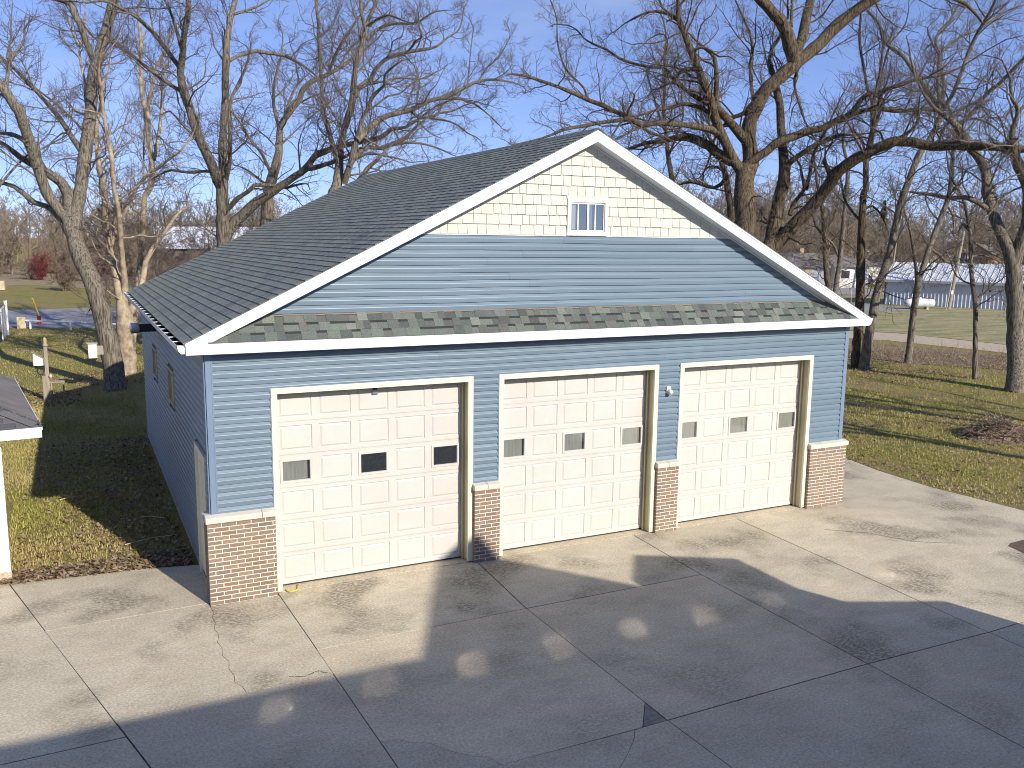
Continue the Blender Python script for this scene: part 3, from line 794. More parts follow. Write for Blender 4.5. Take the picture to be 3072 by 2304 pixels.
for c in range(nc):
    y = -FO-.02-[0, .33, .66, .17, .5][c % 5]
    while y < LY+.02:
        a, b = max(y, -FO-.016), min(y+1.0, LY+.02)
        if b-a > .02 and c*SEXP+.165 < SLEN+.03: cells.append((c, a, b))
        y += 1.0
def near_key(q):
    p = Vector(sh_point((q[1]+q[2])/2, q[0]*SEXP, 0)); return (p-CAM).length
cells.sort(key=near_key)
rest = MB()
for i, (c, a, b) in enumerate(cells):
    k = random.randrange(10); e = EDGE+u_s*(c*SEXP)+n_s*.003
    if i < 300:
        o = new_obj('shingle', VME[k], roof)
        o.matrix_local = Matrix.Translation((e.x, a, e.z)) @ rotS @ Matrix.Diagonal((1, b-a, 1, 1))
    else:
        v = VAR[k]
        b0 = len(rest.v)
        for (uu, vv, hh) in v.v:
            p = e+u_s*vv+n_s*hh; rest.v.append((p.x, a+uu*(b-a), p.z))
        rest.f += [tuple(b0+j for j in f_) for f_ in v.f]; rest.t += v.t
o = rest.build('shingle_field', M['shingle'], roof); tag(o, kind='stuff')
y = -FO-.02
while y < LY:
    y2 = min(y+.30, LY+.02); h = random.random()
    mb = MB(); mb.prism([(XC-.15, zroof(XC-.15)+.012), (XC, zroof(XC)+.03), (XC+.15, zroof(XC+.15)+.012), (XC+.15, zroof(XC+.15)+.002), (XC, zroof(XC)+.012), (XC-.15, zroof(XC-.15)+.002)], y, y2+.02, lambda p, q, t: (p, t, q+.008*(1-(t-y)/.33)), h)
    mb.build('ridge_cap', M['shingle'], roof); y += .30
# gutter on the west eave with straps, stub on the east eave
def gutter(xf, sgn):
    """xf: fascia face, sgn: outward direction along x"""
    prof = [(0, 3.735), (0, 3.625), (.055, 3.62), (.085, 3.65), (.10, 3.70), (.105, 3.738), (.112, 3.738), (.108, 3.70), (.092, 3.642), (.058, 3.612), (-.0, 3.615)]
    mb = MB()
    n = len(prof)
    y0_, y1_ = -FO+.03, LY-.02
    vs = [(xf+sgn*p, y0_, q) for p, q in prof]+[(xf+sgn*p, y1_, q) for p, q in prof]
    fs = [(i, (i+1) % n, n+(i+1) % n, n+i) for i in range(n)]
    for off in (0, n): fs.append(tuple(off+i for i in ([0, 1, 2, 3, 4, 5] if off else [5, 4, 3, 2, 1, 0])))
    mb.add(vs, fs)
    return mb.build('gutter', M['white'], gar)
gt = gutter(-EO-.001, -1)
box('gutter_shade', M['dirt_and_shade'], gt, -EO-.09, -EO-.004, -FO+.05, LY-.05, 3.63, 3.655)  # dark box painting the shade inside the gutter trough
yy = .25
while yy < LY-.2:
    mb = MB(); mb.box(-EO-.11, -EO+.0, yy-.011, yy+.011, 3.732, 3.742); mb.build('strap', M['white'], gt); yy += .62
gutter(W+EO+.001, 1)
# duct through the west wall under the eave
vp = MB().tube([(.10, 7.5, 3.25), (-.28, 7.5, 3.25)], .085, 16).build('vent_pipe', M['seal'], gar, smooth=False)
MB().tube([(-.27, 7.5, 3.25), (-.42, 7.5, 3.25), (-.43, 7.5, 3.25), (-.45, 7.5, 3.25)], [.105, .115, .115, .06], 16).build('vent_cap', M['metal'], vp)

# ================================================================== OTHER BUILDINGS
# white shed at the west edge: hip roof corner, lap siding
shed = empty('shed', (-2.57, 2.16, 0), R(6.5))
tag(shed, 'white lap sided shed with grey hip roof at the driveway edge', 'shed')
mb = MB(); mb.box(-4.5, -.02, .02, 4.6, .0, 2.1); shw = mb.build('siding_wall', M['house_white'], shed)
box('plinth', M['conc2'], shed, -4.5, .01, -.01, 4.6, -.02, .14)
z = .14
while z < 2.0:
    mb = MB(); mb.prism([(z, 0), (z, .016), (z+.113, .004), (z+.113, 0)], -4.5, -.085, lambda p, q, t: (t, .02-q, p)); mb.build('plank', M['vinyl'], shw)
    mb = MB(); mb.prism([(z, 0), (z, .016), (z+.113, .004), (z+.113, 0)], .12, 4.6, lambda p, q, t: (-.02+q, t, p)); mb.build('plank', M['vinyl'], shw)
    z += .112
mb = MB(); mb.box(-.085, .0, -.005, .02, .12, 2.06); mb.box(-.02, .004, .0205, .11, .12, 2.06); mb.build('corner_board', M['vinyl'], shed)
OX, OY, EZ = .53, -.27, 2.2
mb = MB(); mb.box(-4.5, OX-.02, OY, OY+.02, EZ-.0, EZ+.15); mb.box(OX-.02, OX, OY, 5, EZ, EZ+.15); mb.build('fascia', M['vinyl'], shed, bevel=.003)
mb = MB(); mb.box(-4.5, OX+.012, OY-.012, OY-.0005, EZ+.115, EZ+.165); mb.box(OX+.0005, OX+.012, OY, 5, EZ+.115, EZ+.165); mb.build('drip_edge', M['vinyl'], shed)
box('soffit', M['vinyl'], shed, -4.5, OX-.021, OY+.021, 4.9, EZ+.01, EZ+.03)
zt = EZ+.168; sl = .42
mb = MB(); mb.add([(-4.5, OY, zt-.01), (OX, OY, zt-.01), (OX-2.6, OY+2.6, zt+2.6*sl-.01), (-4.5, OY+2.6, zt+2.6*sl-.01), (OX, 5, zt-.01), (OX-2.6, 5, zt+2.6*sl-.01)], [(0, 1, 2, 3), (1, 4, 5, 2)])
srf = mb.build('roof', M['house_roof'], shed, fix=False)
M['shed_shingle'] = mat('shed_shingle', (.8, .8, .8), (1.15, 1.15, 1.15), scale=60, rough=.92, spec=.2, bump=.5, bscale=120, rand=[(.10, .10, .105), (.16, .155, .155), (.125, .125, .13), (.185, .175, .17)])
for c in range(16):
    s0 = c*.142
    x = -2.2+(.15 if c % 2 else 0)
    while x < OX-s0:
        a, b = x, min(x+.30, OX-s0+.01)
        if b-a > .03 and x > -2.6:
            q0, q1 = OY+s0, OY+s0+.16
            f = lambda xx, yy, h: (xx, yy, zt+(yy-OY)*sl+h)
            b2 = min(b, OX-s0-.15)
            b2 = max(b2, a+.01)
            MB().add([f(a+.003, q0-.02*(c == 0), .002), f(b-.003, q0-.02*(c == 0), .002), f(b-.003, q0-.02*(c == 0), .012), f(a+.003, q0-.02*(c == 0), .012), f(a+.003, q1, .002), f(max(a+.01, min(b-.003, OX-s0-.15)), q1, .002)],
                     [(0, 1, 2, 3), (3, 2, 5, 4), (0, 3, 4), (1, 5, 2)]).build('shingle', M['shed_shingle'], srf, fix=False)
        x += .30
for c in range(16):
    s0 = c*.2+.07
    f = lambda t, w, h: (OX-t+w, OY+t+w, zt+t*sl+h-abs(w)*.2)
    MB().add([f(s0-.03, -.09, .012), f(s0-.03, 0, .03), f(s0-.03, .09, .012), f(s0+.24, -.09, .006), f(s0+.24, 0, .022), f(s0+.24, .09, .006)], [(0, 1, 4, 3), (1, 2, 5, 4)]).build('hip_cap', M['shed_shingle'], srf, fix=False)

# the house behind the camera whose shadow lies across the driveway
hs = empty('house', (0, -14.5, 0))
tag(hs, 'two storey house whose gabled shadow falls across the driveway', 'house')
pf = [(-12, 5.97), (5.64, 5.97), (8.46, 7.86), (9.72, 6.36)]
poly = [(-12, 0)]+[(x, z-.12) for x, z in pf]+[(9.72, 0)]
mb = MB(); mb.prism(poly, -9, -.05, lambda p, q, t: (p, t, q)); mb.build('wall', M['house_white'], hs)
mb = MB(); mb.prism([(x, z) for x, z in pf]+[(x, z-.1) for x, z in pf[::-1]], -9.1, 0, lambda p, q, t: (p, t, q)); mb.build('roof', M['house_roof'], hs)
hw = empty('house_wing', (0, -9.5, 0))
tag(hw, 'low gabled wing of the house beside the driveway', 'house')
pf = [(8.3, 3.95), (9.25, 4.42), (10.44, 3.99), (10.0, 3.35), (10.09, 2.93), (11.27, 2.62), (11.2, 0), (8.3, 0)]
mb = MB(); mb.prism(pf, -5, 0, lambda p, q, t: (p, t, q)); mb.build('wall', M['house_white'], hw)

# steel pole building with ribbed walls
A = Vector((62.45, 42.89, 0)); B = Vector((67.9, 32.8, 0))
d = (B-A).normalized(); ang = math.atan2(d.y, d.x); LB = (B-A).length
pb = empty('pole_building', A, ang)
tag(pb, 'pale steel pole building with ribbed walls and white metal roof', 'building')
WB = 7.0; EH, RH = 2.25, 3.55
mb = MB(); mb.box(0, LB, 0, WB, -.05, EH); mb.prism([(0, EH), (WB, EH), (WB/2, RH)], 0, LB, lambda p, q, t: (t, p, q)); wl_ = mb.build('wall', M['steel_wall'], pb)
k = .12
while k < LB:
    mb = MB(); mb.prism([(k-.05, 0), (k-.02, -.045), (k+.02, -.045), (k+.05, 0)], .02, EH-.02, lambda p, q, t: (p, q, t)); mb.build('rib', M['steel_wall'], wl_); k += .30
mb = MB()
sl_ = (RH-EH)/(WB/2)
for s in (0, 1):
    f = (lambda p: p) if s == 0 else (lambda p: WB-p)
    mb.add([(-.2, f(-.35), EH-.35*sl_+.05), (LB+.2, f(-.35), EH-.35*sl_+.05), (LB+.2, f(WB/2), RH+.05), (-.2, f(WB/2), RH+.05), (-.2, f(-.35), EH-.35*sl_-.02), (LB+.2, f(-.35), EH-.35*sl_-.02)], [(0, 1, 2, 3), (4, 5, 1, 0)])
rf = mb.build('roof', M['steel_roof'], pb, fix=False)
k = .0
while k < LB+.1:
    mb = MB(); mb.prism([(k-.03, 0), (k-.015, .05), (k+.015, .05), (k+.03, 0)], -.34, WB/2, lambda p, q, t: (p, t, EH+.05+t*sl_+q)); mb.build('rib', M['steel_roof'], rf); k += .45
box('corner_trim', M['barn_wall'], pb, -.06, .03, -.06, .03, 0, EH)
box('eave_trim', M['house_grey'], pb, -.1, LB+.1, -.39, -.36, EH-.30, EH-.10)
MB().tube([(LB-.3, -.1, EH-.1), (LB-.3, -.1, .35), (LB-.6, -.5, .12), (LB-.8, -1.0, .08)], .06, 8).build('downspout', M['vinyl'], pb)
# propane tank
t = gd_ = empty('gas_tank', (60.4, 37.6, 0), math.atan2(-1.12, 2.27))
tag(t, 'white horizontal gas tank on feet beside the steel building', 'tank')
L_ = 1.27; rr = .36; pts = []; rs = []
for i in range(7):
    a = math.pi/2*i/6; pts.append((-L_+rr-rr*math.cos(a), 0, .5)); rs.append(max(rr*math.sin(a), .01))
pts += [(-p[0], 0, .5) for p in pts[::-1]]; rs += rs[::-1]
MB().tube(pts, rs, 18).build('shell', M['tank'], t, smooth=True)
MB().tube([(0, 0, .82), (0, 0, .98)], [.14, .13], 12).build('dome', M['tank'], t)
for x in (-.6, .6): box('foot', M['conc2'], t, x-.1, x+.1, -.28, .28, -.02, .24)

def window(parent, x0, x1, z0, z1, y=-.03):
    w = box('window', M['house_white'], parent, x0-.07, x1+.07, y, y+.04, z0-.07, z1+.07)
    box('pane', M['win_dark'], w, x0, x1, y-.012, y-.002, z0, z1)
def far_house(name, loc, rz, L, Dp, eh, rh, wallm, label, wins, gable_x=False, extra=None):
    h = empty(name, loc, rz); tag(h, label, 'house')
    mb = MB(); mb.box(0, L, 0, Dp, -.05, eh)
    if gable_x: mb.prism([(0, eh), (L, eh), (L/2, rh)], 0, Dp, lambda p, q, t: (p, t, q))
    else: mb.prism([(0, eh), (Dp, eh), (Dp/2, rh)], 0, L, lambda p, q, t: (t, p, q))
    mb.build('wall', wallm, h)
    mb = MB(); s = (rh-eh)/((L if gable_x else Dp)/2); T_ = .12
    if gable_x:
        for q in (0, 1):
            g = (lambda x: x) if q == 0 else (lambda x: L-x)
            mb.prism([(g(-.4), eh-.4*s+.02), (g(L/2), rh+.02), (g(L/2), rh+.02+T_), (g(-.4), eh-.4*s+.02+T_)], -.4, Dp+.4, lambda p, r_, t_: (p, t_, r_))
    else:
        for q in (0, 1):
            g = (lambda x: x) if q == 0 else (lambda x: Dp-x)
            mb.prism([(g(-.4), eh-.4*s+.02), (g(Dp/2), rh+.02), (g(Dp/2), rh+.02+T_), (g(-.4), eh-.4*s+.02+T_)], -.4, L+.4, lambda p, r_, t_: (t_, p, r_))
    r_ = mb.build('roof', M['house_roof'], h)
    box('chimney', M['house_tan'], r_, L*.6, L*.6+.5, Dp/2-.25, Dp/2+.25, rh-.3, rh+.7)
    for (a, b, c, d_) in wins: window(h, a, b, c, d_)
    if extra: extra(h)
    return h
fa = math.atan2(-1.71, 3.47)
def ex1(h):
    box('door', M['house_tan'], h, 3.0, 3.9, -.04, .01, 0, 2.05); box('corner_board', M['vinyl'], h, 3.55+1.0, 3.75+1.0, -.03, .01, 0, 2.5)
far_house('house', (74.6, 69.1, 0), fa, 5.6, 7, 2.5, 3.9, M['house_grey'], 'grey sided house with dark roof just past the rake board', [(1.0, 1.9, 1.0, 1.9)], extra=ex1)
far_house('house', (80.9, 66.4, 0), fa, 4.0, 6, 2.6, 3.7, M['house_white'], 'small white house behind the parked dark car', [(.7, 1.7, 1.1, 2.0)])
def ex2(h):
    box('brick_panel', M['house_tan'], h, 2.6, 4.0, -.05, .0, 0, 2.3); box('door', M['house_white'], h, 4.3, 5.1, -.05, .0, 0, 2.1)
    MB().tube([(2.2, -1.2, 0), (2.2, -1.2, 2.4)], .09, 8).build('porch_post', M['vinyl'], h)
far_house('house', (90.1, 75.1, 0), fa, 6.4, 8, 2.6, 4.0, M['house_white'], 'white and tan house left of the steel building', [(.8, 1.8, 1.0, 2.0)], extra=ex2)
def ex3(h):
    box('garage_opening', M['win_dark'], h, 1, 7.0, -.05, .0, 0, 2.4); box('gable_trim', M['vinyl'], h, 7.4, 12.5, -.06, .0, 2.6, 2.9)
fa3 = math.atan2(-.5, .87)
far_house('house', (214, 171, 0), fa3, 22, 10, 3.0, 6.2, M['house_white'], 'far white gabled house above the steel roof', [(12, 14, 1, 2.4), (16, 18, 1, 2.4)], extra=ex3)
far_house('house', (183, 163, 0), fa3, 9, 9, 3.0, 6.0, M['house_white'], 'far little white gable between two leaning trunks', [(2, 4, 1, 2.4)], gable_x=True)
far_house('house', (225, 150, 0), fa3, 20, 10, 3.0, 5.4, M['house_tan'], 'far tan house behind the red car', [(3, 5, 1, 2.4), (8, 10, 1, 2.4)])
far_house('house', (262, 156, 0), fa3, 24, 10, 3.2, 5.2, M['house_grey'], 'far grey house near the thick fissured trunk', [(3, 5, 1, 2.4), (8, 10, 1, 2.4)])
# barn with pale roof behind the thicket, far left
bn = empty('barn', (9.0, 112, 0), R(-4))
tag(bn, 'long dark barn with pale metal roof seen through branches', 'barn')
box('wall', M['barn_wall'], bn, 0, 15, 0, 12, -.05, 3.6)
mb = MB(); mb.add([(-.5, -.6, 3.55), (15.5, -.6, 3.55), (15.5, 6, 6.5), (-.5, 6, 6.5), (-.5, 12.6, 3.55), (15.5, 12.6, 3.55)], [(0, 1, 2, 3), (3, 2, 5, 4)]); mb.build('roof', M['barn_roof'], bn, fix=False)
mb = MB(); mb.add([(0, 0, 3.6), (0, 12, 3.6), (0, 6, 6.3)], [(0, 1, 2)]); mb.add([(15, 0, 3.6), (15, 12, 3.6), (15, 6, 6.3)], [(0, 1, 2)]); mb.build('gable', M['barn_wall'], bn, fix=False)
box('door', M['dark'], bn, 5, 8.5, -.05, 0, 0, 3.0)

# cars
def car(name, loc, rz, m, label, suv=False):
    c = empty(name, loc, rz); tag(c, label, 'car')
    hh = 1.72 if suv else 1.45
    side = [(-2.2, .35), (-2.25, .75), (-2.1, .98), (-1.2, 1.05), (2.0, 1.02), (2.25, .85), (2.25, .4), (1.9, .28), (-1.9, .28)]
    mb = MB(); mb.prism(side, -.86, .86, lambda p, q, t: (p, t, q)); mb.build('body', m, c, bevel=.06)
    cab = [(-1.15, 1.02), (-.45, hh-.03), (.2, hh), (1.5 if suv else 1.0, hh-.05), (2.1 if suv else 1.75, 1.02)]
    mb = MB(); mb.prism(cab, -.74, .74, lambda p, q, t: (p, t*(1-.12*(q-1)), q)); mb.build('cabin', m, c, bevel=.04)
    for s in (-1, 1):
        w = [(-1.0, 1.06), (-.42, hh-.12), (.1, hh-.1), (.1, 1.06)]; w2 = [(.18, 1.06), (.18, hh-.1), (1.3 if suv else .9, hh-.13), (1.75 if suv else 1.45, 1.06)]
        for q in (w, w2):
            mb = MB(); mb.prism(q, .73*s, .755*s, lambda p, r_, t: (p, t*(1-.12*(r_-1)), r_)); mb.build('window', M['win_dark'], c)
        for x in (-1.4, 1.4):
            wh = MB().tube([(x, .72*s, .33), (x, .90*s, .33)], .33, 18).build('wheel', M['tyre'], c); MB().tube([(x, .89*s, .33), (x, .91*s, .33)], .2, 12).build('rim', M['metal'], wh)
        box('headlight', M['vinyl'], c, -2.28, -2.2, s*.55-.15, s*.55+.15, .68, .82)
    mb = MB(); mb.add([(-1.13, -.62, 1.08), (-1.13, .62, 1.08), (-.5, .58, hh-.1), (-.5, -.58, hh-.1)], [(0, 1, 2, 3)]); o = mb.build('windscreen', M['win_dark'], c, fix=False); o.location = (-.03, 0, .02)
car('parked_car', (86.0, 68.3, 0), fa+.15, M['car_blue'], 'dark slate blue car parked beside the white house', True)
car('parked_car', (229, 169, 0), fa3, M['car_teal'], 'pale silver car parked at the far white house', True)
car('parked_car', (243, 170, 0), fa3+.3, M['car_red'], 'bright red car parked beyond the steel roof')

# utility poles
def pole(loc, top, r, label):
    p = empty('utility_pole', loc); tag(p, label, 'pole')
    MB().tube([(0, 0, -.1), tuple(Vector(top)-Vector(loc))], [r, r*.75], 10).build('shaft', M['wood'], p)
    v = Vector(top)-Vector(loc)
    box('insulator', M['house_grey'], p, v.x-.06, v.x+.06, v.y-.06, v.y+.06, v.z-.1, v.z+.12)
    return p
p_ = pole((63.2, 37.0, 0), (64.7, 37.4, 6.2), .15, 'leaning grey utility pole in front of the steel building')
box('meter', M['vinyl'], p_, -.1, .1, -.2, -.13, 1.2, 1.5)
pole((84, 61, 0), (84.6, 61, 6.4), .12, 'thin pale utility pole beyond the steel roof')
g_ = MB().tube([(61.9, 36.2, 0), (63.9, 37.3, 3.6)], .03, 6).build('guy_wire', M['ply']); tag(g_, 'pale yellow guy wire guard slanting in front of the gas tank', 'guy wire')
g_ = MB().tube([(53.2, 38.0, 0), (53.2, 38.1, 1.6)], .025, 6).build('stake', M['ply']); tag(g_, 'thin yellow stake standing in the lawn beyond the garage corner', 'stake')

# ------------------------------------------------ west garden
# carved post with bird house
ps = empty('wooden_post', (-2.40, 18.66, 0))
tag(ps, 'weathered wooden post with carved top and white bird box', 'post')
box('shaft', M['wood'], ps, .0, .11, -.05, .06, -.05, 1.72, bevel=.01)
MB().tube([(.055, 0, 1.70), (.055, 0, 1.76), (.055, 0, 1.80), (.055, 0, 1.88), (.05, 0, 1.95), (.045, -.01, 1.99)], [.075, .075, .045, .06, .05, .015], 10).build('finial', M['house_tan'], ps, smooth=True)
box('brace', M['wood'], ps, -.09, .02, -.14, -.04, -.05, .78, bevel=.01)
bh = MB(); bh.prism([(-.30, 1.12), (-.03, 1.12), (-.03, 1.33), (-.30, 1.52)], -.14, .06, lambda p, q, t: (p, t, q)); bb = bh.build('bird_box', M['vinyl'], ps)
mb = MB(); mb.prism([(-.33, 1.545), (0, 1.325), (0, 1.345), (-.33, 1.565)], -.17, .09, lambda p, q, t: (p, t, q)); mb.build('lid', M['wood'], bb)
mb = MB()
for k in range(7): 
    a = k*.9; mb.tube([(-.12+.09*math.cos(a), -.05, .93+.12*math.sin(a)), (-.12+.09*math.cos(a+.9), -.05, .93+.12*math.sin(a+.9))], .015, 5)
mb.tube([(-.12, -.05, .80), (-.12, -.05, .68)], .012, 5); mb.build('iron_ornament', M['seal'], ps)
MB().tube([(.10, -.08, .76), (.15, -.08, .76), (.20, -.08, .76)], [.03, .09, .03], 12).build('gourd', M['ply'], ps, smooth=True)
stl = empty('garden_stool', (-2.1, 19.3, 0)); tag(stl, 'small slatted wooden stool behind the carved post', 'stool')
for k in range(4): box('slat', M['wood'], stl, -.2, .22, -.16+k*.085, -.09+k*.085, .46, .49)
for x in (-.18, .16):
    for y in (-.14, .12): box('leg', M['wood'], stl, x, x+.045, y, y+.045, -.03, .46)
# white box on the leaning tree
tb = empty('nest_box', (-1.0, 19.9, 1.12)); tag(tb, 'white nest box hanging beside the leaning trunk', 'nest box')
box('box', M['vinyl'], tb, -.12, .14, -.1, .1, 0, .48); mb = MB(); mb.prism([(-.16, .48), (.17, .48), (.17, .50), (-.16, .52)], -.14, .14, lambda p, q, t: (p, t, q)); mb.build('lid', M['house_grey'], tb)
box('bracket', M['wood'], tb, .14, .34, -.02, .02, .1, .4)
# vinyl fence end
vf = empty('vinyl_fence', (-4.62, 40.3, 0)); tag(vf, 'end of a white vinyl fence at the picture edge', 'fence')
box('post', M['vinyl'], vf, -.07, .07, -.07, .07, -.05, 1.72); box('post_cap', M['vinyl'], vf, -.09, .09, -.09, .09, 1.72, 1.77)
for k in range(22):
    y = -.12-k*.155; box('picket', M['vinyl'], vf, -.03, .0, y-.14, y, .06, 1.6)
box('rail', M['vinyl'], vf, -.045, .015, -3.6, -.07, 1.45, 1.56); box('rail', M['vinyl'], vf, -.045, .015, -3.6, -.07, .12, .24)
# low white rail by the road
rl = empty('road_rail', (-3.88, 43.6, 0)); tag(rl, 'low white pipe rail on short posts along the road', 'rail')
MB().tube([(0, 0, .42), (2.2, -1.5, .42), (3.3, -2.6, .40), (4.8, -3.6, .38)], .06, 8).build('pipe', M['vinyl'], rl)
for x, y in ((.2, -.1), (2.2, -1.5), (4.2, -3.2)): box('post', M['vinyl'], rl, x-.05, x+.05, y-.05, y+.05, -.03, .48)
ub = box('utility_box', M['ply'], None, -4.35, -3.9, 43.7, 44.2, -.03, .62, bevel=.02); tag(ub, 'small tan utility cabinet at the end of the white rail', 'cabinet')
gw_ = empty('guy_marker', (-3.31, 46, 0)); tag(gw_, 'yellow guy wire marker with dark red base by the road', 'marker')
MB().tube([(0, 0, .5), (-.25, -.6, 1.55)], .045, 8).build('sleeve', M['yellow'], gw_); MB().tube([(0, 0, -.03), (0, 0, .5)], .11, 10).build('base', M['car_red'], gw_)
pw_ = empty('plywood_crate', (-9.5, 83, 0)); tag(pw_, 'light timber crate lying in the grass beyond the road', 'crate')
for k in range(4): box('board', M['ply'], pw_, -2.4, 2.4, -.05, .05, .02+k*.2, .19+k*.2)
box('end_board', M['ply'], pw_, 2.28, 2.4, .051, 1.6, 0, .8); box('back_board', M['ply'], pw_, -2.4, 2.4, 1.55, 1.6, 0, .8)
hsn = MB().tube([(1.08+.09*(1-math.cos(a)), .05-.10*math.sin(a)-.04, .02) for a in [i*math.pi/8 for i in range(9)]]+[(1.29, .12, .03)], .012, 8).build('hose', M['yellow'], None, smooth=True)
tag(hsn, 'short loop of yellow hose poking out under the first garage door', 'hose')
# thin sticks lying on the shaded grass
for (x0, y0, x1, y1, lb) in ((-.95, 3.05, -.10, 3.25, 'long pale stick on the grass near the concrete edge'), (-1.95, 6.35, -1.62, 6.42, 'short pale stick at the tip of the garage shadow'), (-.62, 4.55, -.2, 4.3, 'curved pale stick lying in the garage shadow')):
    s_ = MB().tube([(x0, y0, .03), ((x0+x1)/2, (y0+y1)/2+.03, .05), (x1, y1, .03)], .009, 6).build('stick', M['ply']); tag(s_, lb, 'stick')

# ================================================================== TREES
def unit(a): return a/np.maximum(np.linalg.norm(a, axis=-1, keepdims=True), 1e-9)
def tubes(P, Rr, S, rng):
    """P (N,K,3) centre lines, Rr (N,K) radii -> verts, quads"""
    N, K, _ = P.shape
    T = np.empty_like(P); T[:, 1:-1] = P[:, 2:]-P[:, :-2]; T[:, 0] = P[:, 1]-P[:, 0]; T[:, -1] = P[:, -1]-P[:, -2]
    T = unit(T)
    ref = unit(rng.normal(size=(N, 1, 3))+np.array([.3, .2, .1])); ref = np.repeat(ref, K, 1)
    a = unit(np.cross(T, ref)); b = np.cross(a, T)
    ang = np.arange(S)*2*np.pi/S
    V = P[:, :, None, :]+Rr[:, :, None, None]*(a[:, :, None, :]*np.cos(ang)[None, None, :, None]+b[:, :, None, :]*np.sin(ang)[None, None, :, None])
    idx = np.arange(N*K*S).reshape(N, K, S)
    q = np.stack([idx[:, :-1, :], np.roll(idx, -1, 2)[:, :-1, :], np.roll(idx, -1, 2)[:, 1:, :], idx[:, 1:, :]], -1).reshape(-1, 4)
    return V.reshape(-1, 3), q
def grow(P0, D, Ln, r0, K, gnarl, up, rng, tip=.25):
    N = len(P0); P = np.empty((N, K, 3)); P[:, 0] = P0; D = unit(D)
    for k in range(1, K):
        D = unit(D+rng.normal(size=(N, 3))*gnarl+np.array([0, 0, up])); P[:, k] = P[:, k-1]+D*(Ln/(K-1))[:, None]
    t = np.linspace(0, 1, K)[None, :]
    return P, r0[:, None]*(1-(1-tip)*t)
def kids(P, Rr, Ln, m, rng, t0=.15, ang=(30, 75), up=.15, lf=(.3, .65), rf=.6):
    N, K, _ = P.shape
    t = (np.arange(m)[None, :]+rng.uniform(0, 1, (N, m)))/m*(1-t0)+t0
    f = t*(K-1); i = np.clip(f.astype(int), 0, K-2); w = (f-i)[..., None]
    ar = np.arange(N)[:, None]
    p = P[ar, i]*(1-w)+P[ar, i+1]*w; T = unit(P[ar, i+1]-P[ar, i])
    pr = unit(np.cross(T, rng.normal(size=(N, m, 3))))
    a = np.radians(rng.uniform(ang[0], ang[1], (N, m)))[..., None]
    D = T*np.cos(a)+pr*np.sin(a)+np.array([0, 0, up])
    L = Ln[:, None]*rng.uniform(lf[0], lf[1], (N, m))*(1-.45*t)
    r = (Rr[ar, i])*rf
    return p.reshape(-1, 3), D.reshape(-1, 3), L.ravel(), r.ravel()
def catmull(pts, step):
    p = np.array(pts, float); q = np.vstack([2*p[0]-p[1], p, 2*p[-1]-p[-2]]); out = []
    for i in range(1, len(q)-2):
        n = max(2, int(np.linalg.norm(q[i+1, :3]-q[i, :3])/step))
        for t in np.arange(n)/n:
            a, b, c, d = q[i-1], q[i], q[i+1], q[i+2]
            out.append(.5*((2*b)+(-a+c)*t+(2*a-5*b+4*c-d)*t*t+(-a+3*b-3*c+d)*t**3))
    out.append(q[-2]); return np.array(out)
